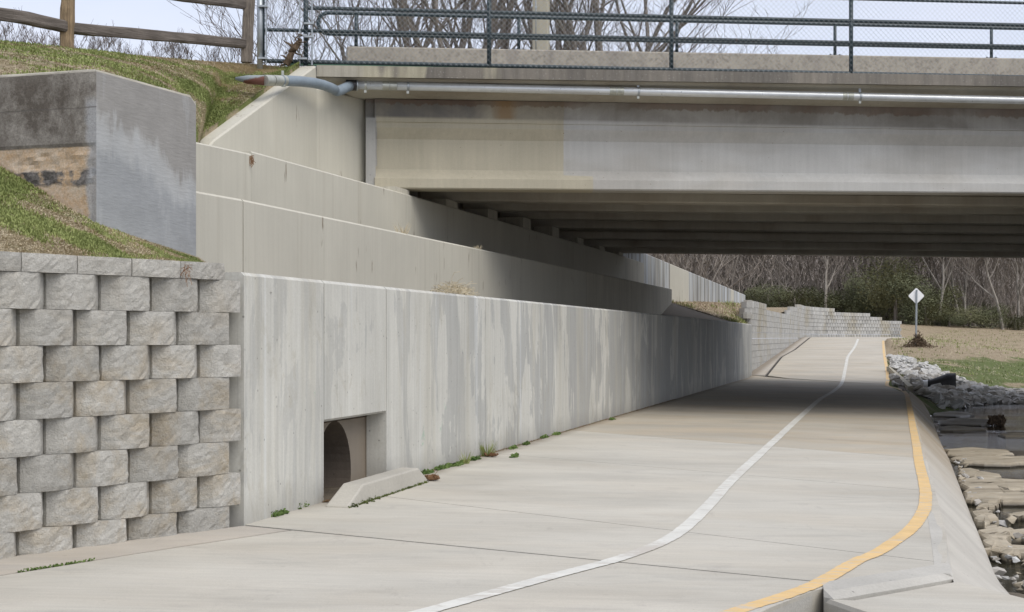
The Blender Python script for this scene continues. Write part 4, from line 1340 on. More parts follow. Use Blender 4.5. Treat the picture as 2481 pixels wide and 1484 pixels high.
# lower grass wedge between block wall and pillar
PLc = Vector((-2.82, 11.2, 0)); PLr = Vector((-2.39, 12.49, 0)); PLl = Vector((-3.56, 11.47, 0))
bwb = [BW0 + BWd * t + Vector((-.834, .551, 0)) * .24 for t in (-4.0, -1.0, 0, 0.6, 1.2, 1.66, 1.80)]
Al = [Vector((p.x, p.y, 1.63)) for p in bwb]
Bh = [Vector((-7.5, 12.6, 3.05)), Vector((-4.4, 11.75, 2.68)), Vector((-3.56, 11.47, 2.39)), Vector((-2.84, 11.2, 1.975)), Vector((-2.60, 11.85, 1.88)), Vector((-2.39, 12.49, 1.80)), Vector((-2.30, 12.75, 1.72))]
Bh = [p + Vector((0.01, -.01, 0)) for p in Bh]
def lowf(u, v):
    p = idx(Al, u).lerp(idx(Bh, u), v)
    p.z += 0.05 * math.sin(math.pi * v) * (1 - u) + 0.02 * mnoise.noise(Vector((p.x * 3, p.y * 3, 5))) * math.sin(math.pi * v)
    return p
b = MB(); b.grid(lowf, 50, 24)
low = b.build('grass_slope', M['turf'], smooth=True); tag(low, kind='structure')
b = MB(); b.quad((-1.95, 10.8, 1.5), (-1.6, 11.0, 1.5), (-1.9, 14, 1.5), (-2.8, 13.2, 1.5)); b.quad((-2.6, 10.5, 1.55), (-1.9, 10.7, 1.5), (-2.3, 13, 1.5), (-2.6, 13, 1.6))
tag(b.build('soil_fill', M['litter']), kind='structure')

# old concrete pillar
pb = MB()
th = Vector((-.949, .316, 0))
r = [PLc, PLr, PLr + Vector((-.7, .9, 0)), PLl + Vector((-2.2, 2.2, 0)), PLl + Vector((-2.9, 1.07, 0))]
pil = empty('concrete_pillar', (-3.2, 12, 1.5))
tag(pil, 'old stained concrete wall stub with dark blotches and an orange base above the grass slope', 'concrete stub')
b = MB()
ft = 3.02
full = [Vector((-6.46, 12.53, 0)), PLc, PLr, PLr + Vector((-.5, .05, 0)), PLc + Vector((-.45, .42, 0)), Vector((-6.46, 13.0, 0))]
b.loft([[(p.x, p.y, 1.4) for p in full], [(p.x, p.y, ft - .018) for p in full]], caps=False)
# split into two materials: left face and right face
lf = MB(); 
lp, rp = Vector((-6.46, 12.53, 0)), PLc
def lff(u, v):
    p = lp.lerp(rp, u); z = lerp(1.4, ft - .015, v)
    j = 0.008 * mnoise.noise(Vector((p.x * 5, z * 5, 0)))
    if z < 2.5: j += 0.012
    if abs(z - 2.36) < .1 and p.x > -3.5: j += 0.02 * mnoise.noise(Vector((p.x * 12, z * 14, 3)))
    if v > .9: j *= (1 - v) / .1
    if u > .995 or v < .01: j = 0
    return (p.x + j * .35, p.y + j, z)
lf.grid(lff, 90, 60)
lf.build('left_face', M['pillar_l'], pil, smooth=False)
rf = MB(); 
def rff(u, v):
    p = PLc.lerp(PLr, u); zt = ft - .015
    if u > .94: zt -= (u - .94) * .9
    z = lerp(1.4, zt, v)
    j = 0.005 * mnoise.noise(Vector((p.y * 5, z * 5, 9)))
    if v > .9: j *= (1 - v) / .1
    if u < .01 or u > .99: j = 0
    return (p.x - j, p.y + j * .3, z)
rf.grid(rff, 40, 50)
rf.build('right_face', M['pillar_r'], pil, smooth=True)
tb = MB()
ring = [lp, PLc, PLc.lerp(PLr, .94), PLr, PLr + Vector((-.5, .05, 0)), PLc + Vector((-.45, .42, 0)), Vector((-6.46, 13.0, 0))]
zz = [0, 0, 0, -.055, -.055, 0, 0]
rg = []; zr = []
for q in range(len(ring)):
    a_, c_ = ring[q], ring[(q + 1) % len(ring)]; m_ = 50 if q == 0 else (26 if q == 1 else 3)
    for k_ in range(m_):
        rg.append(a_.lerp(c_, k_ / m_)); zr.append(lerp(zz[q], zz[(q + 1) % len(ring)], k_ / m_))
def jj(p, s): return mnoise.noise(Vector((p.x * 6, p.y * 6, s))) + .5 * mnoise.noise(Vector((p.x * 17, p.y * 17, s)))
tb.loft([[(p.x, p.y, ft - .016 + k_) for p, k_ in zip(rg, zr)],
         [(p.x - .003 + .003 * jj(p, 1), p.y + .003 + .004 * abs(jj(p, 2)), ft - .004 + k_ + .006 * jj(p, 3)) for p, k_ in zip(rg, zr)],
         [(p.x - .016, p.y + .02 + .008 * jj(p, 4), ft + .004 + k_ + .004 * jj(p, 5)) for p, k_ in zip(rg, zr)]])
tb.build('top', M['pillar_top'], pil)
bb = MB(); bb.loft([[(p.x, p.y, 1.4) for p in ring[3:]], [(p.x, p.y, ft - .03) for p in ring[3:]]], closed=False, caps=False)
bb.build('back', M['pillar_top'], pil)

# ------------------------------------------------------------------ near block wall
nwz = Vector((.8345, -.551, 0))
def block_mesh(name, L, H, seed, nx=14, nz=8, D=0.24, bev=0.085, left=True, right=True, amp=0.0065):
    b = MB(); r = random.Random(seed)
    o = Vector((r.uniform(0, 99), r.uniform(0, 99), 0))
    tl = r.uniform(.05, .09); tr = r.uniform(.06, .11)
    ridge = r.uniform(.25, .75) * L; ra = r.uniform(.0, .012)
    def f(u, v):
        x = u * L; z = v * H
        y = 0.0
        if left and x < tl: y += bev * 0.75 * (1 - x / tl)
        if right and L - x < tr: y += bev * (1 - (L - x) / tr)
        y += ra * (abs(x - ridge) / L)
        inner = 1 if 0 < u < 1 else 0.2
        y += (amp * 1.6 * mnoise.noise(Vector((x * 14, z * 14, 0)) + o) + amp * mnoise.noise(Vector((x * 40, z * 40, 3)) + o)) * inner
        if v in (0, 1): y += 0.003
        zj = 0.0015 * mnoise.noise(Vector((x * 20, z * 20, 7)) + o) if v in (0, 1) else 0
        return (x, y, z + zj)
    b.grid(f, nx, nz)
    # top, bottom, sides to the back
    for i in range(nx):
        for v in (0, 1):
            p, q = f(i / nx, v), f((i + 1) / nx, v)
            b.quad(p, q, (q[0], D, q[2]), (p[0], D, p[2]))
    for u in (0, 1):
        for j in range(nz):
            p, q = f(u, j / nz), f(u, (j + 1) / nz)
            b.quad(p, q, (q[0], D, q[2]), (p[0], D, p[2]))
    return b.mesh(name, M['block'])
BL, BH = 0.4064, 0.2032
fulls = [block_mesh('block', BL - .004, BH - .0025, 10 + i) for i in range(7)]
nbw = empty('block_wall', (BW0.x, BW0.y, -0.07))
tag(nbw, 'tan grey split-face block retaining wall at left, eight courses with capstones', 'block wall')
rotb = math.atan2(BWd.y, BWd.x)
rb = random.Random(3)
def tpos(x):
    u = (x - CX) / F
    # solve BW0 + BWd t : X = u Y
    return (u * BW0.y - BW0.x) / (BWd.x - u * BWd.y)
def put_block(me, t, z, name='block', dy=0.0):
    o = bpy.data.objects.new(name, me); COL.objects.link(o); o.parent = nbw
    p = BW0 + BWd * t + nwz * -dy
    o.location = Vector((p.x, p.y, z)) - wloc(nbw)
    o.rotation_euler = (0, 0, rotb)
    return o
tend = tpos(585)
tend2 = tpos(557)
ztop = 1.561
half_cache = {}
for row in range(8):
    z = ztop - BH * (row + 1)
    odd = row % 2 == 0
    te = tend if odd else tend2
    if odd:
        lw_ = te - tpos(504)
    else:
        lw_ = te - tpos(452)
    t = te - lw_
    me = block_mesh('block', lw_ - .004, BH - .0025, 50 + row, nx=10, right=False)
    put_block(me, t, z)
    while t > -4.2:
        t -= BL
        put_block(rb.choice(fulls), t, z, dy=rb.uniform(-.004, .006))
# cap course
tt = tpos(549); wcap = [0, .365, .40, .44, .43, .43, .43, .43, .43, .43, .43, .43, .43]
capx = [549, 441, 323, 192, 55]
ts = [tpos(x) for x in capx]
while ts[-1] > -4.2: ts.append(ts[-1] - .45)
for i in range(len(ts) - 1):
    Lc = ts[i] - ts[i + 1]
    me = block_mesh('cap_stone', Lc - .005, .104, 80 + i, nx=14, nz=5, D=.28, bev=.02)
    o = put_block(me, ts[i + 1], ztop, 'cap_stone', dy=-.012)
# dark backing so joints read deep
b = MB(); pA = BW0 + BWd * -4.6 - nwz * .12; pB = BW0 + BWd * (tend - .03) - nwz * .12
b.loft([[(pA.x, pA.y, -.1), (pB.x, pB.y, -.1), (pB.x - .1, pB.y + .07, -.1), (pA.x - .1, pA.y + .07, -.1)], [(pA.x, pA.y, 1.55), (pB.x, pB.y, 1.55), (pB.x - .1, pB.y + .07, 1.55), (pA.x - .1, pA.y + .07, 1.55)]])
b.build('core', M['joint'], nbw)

# ------------------------------------------------------------------ far block wall
fbw = empty('block_wall', (15.5, 85.5, 1.2))
tag(fbw, 'pale grey far block wall curving round the end of the path beyond the bridge, stepped top', 'block wall')
def fblock(seed, L=.385, H=.190):
    b = MB(); r = random.Random(seed)
    y0 = r.uniform(-.006, .006)
    xs = [0, .10, L - .10, L]; ys = [.14, y0, y0, .14]
    n = len(xs)
    vs = []
    for z in (0, H):
        for x, y in zip(xs, ys): vs.append((x, y, z))
        vs += [(L, .25, z), (0, .25, z)]
    fs = [(i, i + 1, i + 7, i + 6) for i in range(5)] + [(5, 0, 6, 11), tuple(range(6, 12)), tuple(reversed(range(6)))]
    b.add(vs, fs)
    return b.mesh('block', M['far_block'])
fbs = [fblock(i) for i in range(5)]
FL = [Vector((a, b_, 0)) for a, b_ in FW]
cum = [0]
for i in range(1, len(FL)): cum.append(cum[-1] + (FL[i] - FL[i - 1]).length)
total = cum[-1]
topprof = [(50.7, 2.0), (52, 2.36), (54, 2.38), (58, 2.34), (71, 2.30), (74, 2.55), (78, 2.72), (83, 2.86), (89.0, 2.82), (90.3, 2.80)]
def ftop(Y):
    if Y < 90.3: return pl(topprof, Y)
    if Y < 94.8: return 2.62
    if Y < 96.2: return 2.42
    if Y < 98.9: return 2.20
    return 2.0
def fpt(s):
    for i in range(1, len(cum)):
        if s <= cum[i] or i == len(cum) - 1:
            t = (s - cum[i - 1]) / (cum[i] - cum[i - 1])
            return FL[i - 1].lerp(FL[i], t), (FL[i] - FL[i - 1]).normalized()
blocks = []
row = 0
z = -0.25
while z < 2.9:
    s = 0.2032 * (row % 2)
    while s < total - .3:
        p, d = fpt(s)
        zb = zg(p.x, p.y)
        if z + .2 > zb - .05 and z + .2 < ftop(p.y) + .05:
            blocks.append((p.y, p, d, z, s))
        s += .4064
    row += 1; z += .2032
blocks.sort(key=lambda q: -q[4])          # the broad side at the end of the path shows largest
rf_ = random.Random(8)
stuff = MB()
for i, (Yb, p, d, z, s) in enumerate(blocks):
    me = rf_.choice(fbs); ang = math.atan2(d.y, d.x)
    if i < 300:
        o = bpy.data.objects.new('block', me); COL.objects.link(o); o.parent = fbw
        o.location = Vector((p.x, p.y, z)) - wloc(fbw); o.rotation_euler = (0, 0, ang)
    else:
        mt = Matrix.Translation((p.x, p.y, z)) @ Matrix.Rotation(ang, 4, 'Z')
        stuff.add([mt @ v.co for v in me.vertices], [tuple(q.vertices) for q in me.polygons])
tag(stuff.build('more_blocks', M['far_block'], fbw), kind='stuff')
# stepped return at the near end (seen above the low wall)
for i, (x0, yy) in enumerate(((7.30, 51.2), (7.22, 51.1), (7.12, 51.1), (7.0, 51.1), (6.9, 51.1), (6.8, 51.1))):
    zz_ = 2.12 - i * .2032
    o = bpy.data.objects.new('block', fbs[i % 5]); COL.objects.link(o); o.parent = fbw
    o.location = Vector((x0 - .12, yy, zz_)) - wloc(fbw); o.rotation_euler = (0, 0, 0.15)

# ------------------------------------------------------------------ fences and rails on the bridge
CFn = 23.72
def lineb(c, xL, yL, xR, yR):
    """3-D line on the plane Y = c + .1616 X through two photo points"""
    X0, Y0 = plane_at(c, xL); X1, Y1 = plane_at(c, xR)
    z0 = EYE + (HZ - yL) / F * Y0; z1 = EYE + (HZ - yR) / F * Y1
    return lambda X: Vector((X, c + 0.1616 * X, z0 + (z1 - z0) * (X - X0) / (X1 - X0)))
XE = 22.0
clf = empty('chain_link_fence', tuple(lineb(CFn, 640, 150, 2481, 190)(0)))
tag(clf, 'chain-link fence with dark green pipe posts and rails on the edge of the bridge deck', 'fence')
Fmid = lineb(CFn, 750, 20, 2481, 61.5)
Flow = lineb(CFn, 640, 72.5, 2481, 113)
Fbot = lineb(CFn, 640, 148, 2481, 187.5)
Ftop = lineb(CFn, 2110, -1, 2481, 8)
def railb(name, fn, X0, X1, r, parent, mat=None, dt=0.0):
    b = MB(); a, c = fn(X0), fn(X1)
    off = nb * dt
    b.tube([a + off, a.lerp(c, .5) + off, c + off], r, 10)
    o = b.build(name, mat or M['rail'], parent); smoothang(o)
    return o
xf0 = plane_at(CFn, 640)[0]; xf1 = plane_at(CFn, 741)[0]
railb('rail', Fmid, xf1, XE, .028, clf)
railb('rail', Flow, xf0, XE, .026, clf)
railb('rail', Fbot, xf0, XE, .030, clf)
railb('rail', Ftop, xf0, XE, .022, clf)
g_ = lineb(CFn, 700, 156, 2481, 194)
railb('bottom_rail', g_, plane_at(CFn, 690)[0], XE, .020, clf, M['rail_fade'], .01)
for x in (741, 1185, 1626.5, 2062, 2495):
    X = plane_at(CFn, x)[0]
    b = MB(); a = Fbot(X); t = Ftop(X)
    b.tube([a + Vector((0, 0, -.05)), t + Vector((0, 0, .06))], .032 if x > 741 else .034, 12)
    b.build('post', M['rail'], clf, smooth=True)
    if x > 741:
        b = MB(); b.box(a + Vector((0, 0, -.062)), .3, .09, .012, math.atan(.1616)); b.build('base_plate', M['rail'], clf)
for X in [plane_at(CFn, 2495)[0] + 2.75 * k for k in range(1, 5)]:
    b = MB(); b.tube([Fbot(X), Ftop(X) + Vector((0, 0, .06))], .032, 12); b.build('post', M['rail'], clf, smooth=True)
# end post of plain galvanised pipe with tension bars and clamps
X = plane_at(CFn, 630)[0]; a = Fbot(X); t = Ftop(X)
b = MB(); b.tube([a + Vector((0, 0, -.12)), t + Vector((0, 0, .1))], .042, 14); b.build('end_post', M['galv_dull'], clf, smooth=True)
X = plane_at(CFn, 639)[0]
b = MB(); b.tube([Fbot(X), Ftop(X)], .016, 6); b.build('inner_post', M['rail'], clf, smooth=True)
for x in (645, 726, 756):
    X = plane_at(CFn - .03, x)[0]; p = Fbot(X); q = Ftop(X)
    b = MB(); b.box((p.x, p.y - .03, p.z - .05), .022, .008, q.z - p.z, 0); b.build('tension_bar', M['galv_dull'], clf)
for x, y in ((637, 18), (637, 144), (733, 88), (748, 60), (748, 92), (733, 145)):
    p = P(x, y, plane_at(CFn, x)[1] - .05)
    b = MB(); b.box(p, .13, .07, .025, 0.1); b.build('clamp', M['galv_dull'], clf)
# woven mesh
b = MB(); pitch = 0.0762; rw = 0.0019
zb0 = lambda X: Fbot(X).z - .02
H_ = 1.26
X0m, X1m = plane_at(CFn, 645)[0], 17.0
def mp_(X, h, s):
    z = zb0(X) + h
    return Vector((X + nb.x * (-.035 + s), CFn + 0.1616 * X - .035 + s, z))
k = 0
x = X0m - H_
while x < X1m:
    for sgn in (1, -1):
        xa = x if sgn == 1 else x + H_ 
        h0, h1 = 0.0, H_
        xs_, xe_ = (x, x + H_) if sgn == 1 else (x + H_, x)
        # clip to extents
        def ptn(tt): return (lerp(xs_, xe_, tt), lerp(0, H_, tt))
        t0, t1 = 0.0, 1.0
        if xe_ != xs_:
            for lim, low_ in ((X0m, True), (X1m, False)):
                tc_ = (lim - xs_) / (xe_ - xs_)
                if low_:
                    if xe_ > xs_: t0 = max(t0, tc_)
                    else: t1 = min(t1, tc_)
                else:
                    if xe_ > xs_: t1 = min(t1, tc_)
                    else: t0 = max(t0, tc_)
        if t1 - t0 < 0.01: continue
        (xa, ha), (xb2, hb2) = ptn(t0), ptn(t1)
        p, q = mp_(xa, ha, sgn * .003), mp_(xb2, hb2, sgn * .003)
        b.tube([p, q], rw, 3, caps=False)
    x += pitch
tag(b.build('wire_mesh', M['wire'], clf, fix=False), kind='stuff')

# two-rail pedestrian railing standing on the parapet
CI = 25.34
Itop = lineb(CI, 790, 31.5, 2481, 69.5); Ilow = lineb(CI, 790, 82.5, 2481, 118)
ped = empty('metal_railing', tuple(Ilow(plane_at(CI, 842)[0])))
tag(ped, 'dark two-rail pipe railing with rounded end standing on the bridge parapet', 'railing')
xi = plane_at(CI, 797)[0]
b = MB(); A_, B_ = Itop(xi), Ilow(xi); mid = (A_ + B_) / 2; R_ = (A_.z - B_.z) / 2
pts = [Itop(XE), Itop(8), Itop(xi)]
for k in range(1, 12):
    a_ = math.pi * k / 12
    # rounded rectangle like bend
    dx = -math.sin(a_) * R_ * 1.02; pts.append(Vector((mid.x + dx, mid.y + dx * .16, mid.z + math.cos(a_) * R_)))
pts += [Ilow(xi), Ilow(8), Ilow(XE)]
b.tube(pts, .030, 10); o = b.build('rail', M['rail'], ped); smoothang(o)
xq = 2402
posts_i = [863, 1257, 1640, 2023, 2402]
for x in posts_i:
    X = plane_at(CI, x)[0]; t = Itop(X)
    zp = 5.577 + 0.0102 * (X - xp0)
    b = MB(); b.tube([(t.x, t.y, zp), t], .026, 10); b.build('post', M['rail'], ped, smooth=True)
    b = MB(); b.box((t.x, t.y, zp + .001), .20, .12, .014, .16)
    for sx in (-.075, .075): b.box((t.x + sx, t.y + sx * .16, zp + .015), .022, .022, .02, .16)
    b.build('base_plate', M['rail'], ped)

# torn root caught in the fence end
b = MB(); rr2 = random.Random(4)
Yd = plane_at(CFn, 705)[1] - .12
core = [P(693, 157, Yd), P(700, 145, Yd), P(705, 132, Yd), P(712, 118, Yd), P(722, 106, Yd), P(730, 95, Yd)]
b.tube(core, [.05, .055, .045, .05, .04, .02], 7)
for k in range(26):
    s_ = rr2.choice(core); p = s_ + Vector((rr2.uniform(-.05, .05), rr2.uniform(-.04, .04), rr2.uniform(-.03, .05)))
    q = p + Vector((rr2.uniform(-.12, .14), rr2.uniform(-.05, .05), rr2.uniform(-.05, .13)))
    b.tube([p, p.lerp(q, .5) + Vector((rr2.uniform(-.02, .02), 0, rr2.uniform(-.02, .02))), q], [.014, .01, .004], 4)
o = b.build('root_snag', M['drift'])
tag(o, 'torn brown root snagged on the chain-link fence beside its first dark post', 'driftwood')
for v in o.data.vertices: v.co += Vector((mnoise.noise(v.co * 30), mnoise.noise(v.co * 31 + Vector((3, 3, 3))), mnoise.noise(v.co * 29 + Vector((7, 3, 3))))) * .012

# ------------------------------------------------------------------ conduit under the fascia
cond = empty('conduit_pipe', tuple(P(860, 207, 23.4)))
tag(cond, 'silver pipe strapped along the underside of the bridge edge, with a grey curved end', 'pipe')
Cc = 23.80
Lp = lineb(Cc, 905, 208, 2481, 243.5)
Xa = plane_at(Cc, 866)[0]
b = MB(); b.tube([Lp(Xa), Lp(3), Lp(10), Lp(XE)], .060, 20); b.build('pipe', M['galv'], cond, smooth=True)
def sleeve(x0, x1, rad, mat, name):
    Xs, Xt = plane_at(Cc, x0)[0], plane_at(Cc, x1)[0]
    b = MB(); b.tube([Lp(Xs), Lp(Xt)], rad, 20); o = b.build(name, mat, cond); smoothang(o)
for a_, c_ in ((926, 943), (944.5, 961), (1476, 1492), (1493.5, 1510), (2040, 2050), (2053, 2066)):
    sleeve(a_, c_, .065, M['coupling'], 'coupling')
for x in (885, 988, 1546, 2083):
    sleeve(x - 2.5, x + 2.5, .066, M['galv_dull'] if x > 900 else M['coupling'], 'strap')
    X = plane_at(Cc, x)[0]; p = Lp(X)
    b = MB(); b.box((p.x, p.y, p.z + .055), .035, .012, .11, .16); b.build('hanger', M['galv_dull'], cond)
    b = MB(); b.box((p.x, p.y - .01, p.z - .105), .035, .012, .045, .16); b.build('clip', M['coupling'], cond)
sleeve(838, 863, .079, M['rubber'], 'rubber_boot')
sleeve(864, 867, .082, M['galv_dull'], 'band')
cp_ = [P(676, 196, 21.65), P(700, 196.5, 21.85), P(730, 198, 22.15), P(760, 201.5, 22.5), P(785, 207, 22.75), P(803, 214, 22.95), P(815, 220.5, 23.05)]
b = MB(); b.tube(cp_, .070, 18); b.build('curved_pipe', M['pvc'], cond, smooth=True)
b = MB(); b.tube([P(812, 219, 23.02), P(818, 221.5, 23.1), P(830, 217, 23.22), P(847, 208.5, 23.4)], .072, 18); b.build('elbow', M['pvc'], cond, smooth=True)
b = MB(); b.tube([P(640, 195, 21.35), P(659, 195.5, 21.5)], .070, 18); o = b.build('coupling', M['coupling'], cond); smoothang(o)
b = MB(); b.tube([P(660.5, 195.5, 21.5), P(679, 196, 21.67)], .070, 18); o = b.build('coupling', M['coupling'], cond); smoothang(o)
b = MB(); b.tube([P(683, 196, 21.7), P(689, 196, 21.75)], .074, 18); b.box(P(685, 183, 21.7), .03, .03, .06); b.box(P(687, 211, 21.7), .05, .05, .03); o = b.build('strap', M['coupling'], cond); smoothang(o)
b = MB(); b.tube([P(572, 191, 21.55), P(600, 193.5, 21.42), P(640, 195, 21.35)], [.02, .056, .066], 18)
b.build('torn_sleeve', (lambda: (lambda n: n.out(n.mix(n.mr(n.math('ADD', n.axis(2), n.math('ADD', n.math('MULTIPLY', n.noise(None, 9, 4), 0.09), n.math('MULTIPLY', n.math('ADD', n.axis(0), 3.6), -0.16))), 4.565, 4.54, 0, 1), (0.24, 0.27, 0.28), (0.12, 0.045, 0.03)), 0.7))(NT('torn_rusty_sleeve')))(), cond, smooth=True)

# ------------------------------------------------------------------ column, sign, culvert outlet
Yc = 47.0
pc_ = P(1311, 120, Yc)
col = empty('concrete_column', (pc_.x, pc_.y, 4.6))
tag(col, 'tall plain beige square column rising behind the bridge parapet', 'column')
b = MB(); b.box((pc_.x, pc_.y, 4.6), .44, .44, 7.5, -.16)
o = b.build('shaft', M['cem'], col); bv = o.modifiers.new('bevel', 'BEVEL'); bv.width = .02
b = MB(); b.tube([P(1298.5, 125, Yc - .32), P(1298.5, 22, Yc - .32), P(1297.5, -60, Yc - .32)], .016, 8); b.build('conduit', M['galv_dull'], col, smooth=True)
for y in (20, 100):
    b = MB(); b.box(P(1298.5, y, Yc - .34), .07, .05, .05); b.build('bracket', M['galv_dull'], col)

Ys = 69.0
sp = P(2218.5, 839, Ys)
sg = empty('road_sign', (sp.x, sp.y, sp.z))
tag(sg, 'diamond-shaped warning sign seen from its bare white back, on a steel post in the field', 'sign')
b = MB()
zt_ = P(2220, 703, Ys).z
prof = [(-.040, 0), (-.040, .006), (-.016, .010), (-.014, .034), (.014, .034), (.016, .010), (.040, .006), (.040, 0)]
rp_ = lambda z, lean: [(sp.x + lean + a, sp.y - .04 - d, z) for a, d in prof]
b.loft([rp_(sp.z - .15, 0), rp_(zt_, .03)])
b.build('post', M['galv_dull'], sg)
cz = (P(2220, 698, Ys).z + P(2220, 737, Ys).z) / 2; hw = 0.336
b = MB(); pts = []
for k in range(4):
    a_ = k * math.pi / 2 + math.pi / 2
    for da in (-.09, .0, .09):
        rr_ = hw * (0.955 if da == 0 else .95)
        pts.append((math.cos(a_ + da) * rr_, math.sin(a_ + da) * rr_))
b.loft([[(sp.x + .03 + x_, sp.y, cz + z_) for x_, z_ in pts], [(sp.x + .03 + x_, sp.y + .004, cz + z_) for x_, z_ in pts]])
b.build('panel', M['sign'], sg)
for dz in (-.2, .2):
    b = MB(); b.tube([(sp.x + .03, sp.y - .078, cz + dz), (sp.x + .03, sp.y - .03, cz + dz)], .012, 6); b.build('bolt', M['galv_dull'], sg)
# flood debris piled at the foot of the sign
b = MB(); r3 = random.Random(12)
for k in range(900):
    a_ = r3.uniform(0, 6.28); d = abs(r3.gauss(0, .33)); h = max(0, .50 - d * .7) * r3.uniform(0, 1)
    if r3.random() < .25: h += .25 * max(0, 1 - d * 3)
    p = Vector((sp.x + .08 + math.cos(a_) * d, sp.y - .1 + math.sin(a_) * d, sp.z + h - .03))
    q = p + Vector((r3.uniform(-.11, .11), r3.uniform(-.11, .11), r3.uniform(-.09, .05)))
    b.tube([p, q], [.013, .008], 3, caps=False)
o = b.build('flood_debris', M['drift'], fix=False); tag(o, 'brown heap of flood debris caught round the foot of the sign post', 'debris heap')

# culvert outlet beyond the bridge
co = empty('culvert_outlet', tuple(P(2265, 940, 47)))
tag(co, 'black flared culvert end with a white band on a concrete pipe among the pale rocks', 'culvert outlet')
Yo = 47.0
def fl(x, y, Y): return P(x, y, Y)
b = MB()
# flared end section: round throat widening to a tall open fan
def ringv(c, rx, rz_, ax, n=14):
    return [c + ax * (math.cos(t) * rx) + Vector((0, 0, math.sin(t) * rz_)) for t in [2 * math.pi * k / n for k in range(n)]]
ax = Vector((.25, .968, 0))
th0 = P(2250, 930, Yo); 
b.loft([ringv(P(2246, 931, Yo), .11, .112, ax), ringv(P(2256, 931, Yo), .13, .135, ax), ringv(P(2275, 930, Yo), .17, .205, ax), ringv(P(2296, 928.5, Yo), .20, .285, ax), ringv(P(2316, 929, Yo), .21, .295, ax)], caps=False)
o = b.build('flared_end', M['rubber'], co, smooth=True, fix=False)
sm = o.modifiers.new('solid', 'SOLIDIFY'); sm.thickness = .02
b = MB(); b.loft([ringv(P(2236, 931.5, Yo), .12, .118, ax, 18), ringv(P(2248, 931, Yo), .125, .122, ax, 18)]); b.build('white_band', M['sign'], co, smooth=False)
b = MB(); b.tube([P(2195, 931, Yo + .6), P(2238, 931.5, Yo)], .108, 16); b.build('concrete_pipe', M['cem'], co, smooth=True)
b = MB()
s_a = [P(2153, 889, 53.5), P(2157, 889, 53.5), P(2157, 903, 53.5), P(2153, 903, 53.5)]
s_b = [P(2200, 937, 44.5), P(2212, 935, 44.5), P(2212, 950, 44.5), P(2200, 950, 44.5)]
for s2_ in (s_a, s_b):
    pass
b.loft([[p for p in s_a], [p for p in s_b]])
b.loft([[p + Vector((0, .0, 0)) for p in s_a], [p + Vector((0.01, .35, 0)) for p in s_a]])
o = b.build('headwall_beam', M['cem']); tag(o, 'narrow sloping concrete beam running down from the yellow path edge into the rocks', 'concrete beam')

# ------------------------------------------------------------------ split rail fence
def rough_bar(name, pts, w, h, mat, parent, seed, sides=None):
    """hewn timber: rectangular-ish section that wobbles"""
    b = MB(); r = random.Random(seed); secs = []
    pts = [Vector(p) for p in pts]
    n = 14
    P_ = [along(pts, i / n) for i in range(n + 1)]
    for i, p in enumerate(P_):
        d = (P_[min(i + 1, n)] - P_[max(i - 1, 0)]).normalized()
        up = Vector((0, 0, 1)) if abs(d.z) < .8 else Vector((0, -1, 0))
        a = d.cross(up).normalized(); c = a.cross(d)
        f = lambda q: 1 + .14 * mnoise.noise(Vector((i * .35, q * 3.1, seed)))
        g2 = lambda q: .010 * mnoise.noise(Vector((i * .8, q * 2.3, seed + 9)))
        ring = []
        for q, (sa, sc) in enumerate(((-1, -.8), (-.75, -1), (.8, -1), (1, -.6), (.95, .75), (.6, 1), (-.7, .95), (-1, .7))):
            ring.append(p + a * (sa * w / 2 * f(q) + g2(q)) + c * (sc * h / 2 * f(q + 20) + g2(q + 5)))
        secs.append(ring)
    b.loft(secs)
    return b.build(name, mat, parent)
srf = empty('split_rail_fence', (-5.65, 21.0, 4.85))
tag(srf, 'weathered split-rail wooden fence along the crest of the grass bank', 'fence')
Y1p, Y2p = 21.0, 23.5
rough_bar('post', [P(163, 122, Y1p), P(164, -10, Y1p), P(165, -110, Y1p)], .16, .15, M['post_wood'], srf, 1)
rough_bar('post', [P(597.5, 152, Y2p), P(601, 60, Y2p), P(605, -10, Y2p), P(606, -60, Y2p)], .155, .14, M['post_grey'], srf, 2)
Y0p = 18.6
rough_bar('post', [P(-330, 140, Y0p), P(-330, -110, Y0p)], .135, .14, M['post_wood'], srf, 3)
rough_bar('rail', [P(-340, 10, Y0p), P(-40, 30, 20.1), P(50, 42, 20.4), P(100, 53, 20.7), P(165, 67, Y1p)], .12, .145, M['rail_wood'], srf, 5)
rough_bar('rail', [P(160, 67, Y1p), P(250, 76, 21.5), P(330, 82, 21.9), P(440, 92, 22.6), P(596, 107, Y2p)], .12, .135, M['rail_wood'], srf, 6)
rough_bar('rail', [P(160, -45, Y1p), P(350, -23, 22.0), P(440, -8, 22.6), P(596, 12, Y2p)], .12, .125, M['rail_wood'], srf, 7)
rough_bar('rail', [P(-340, -110, Y0p), P(165, -45, Y1p)], .12, .13, M['rail_wood'], srf, 8)

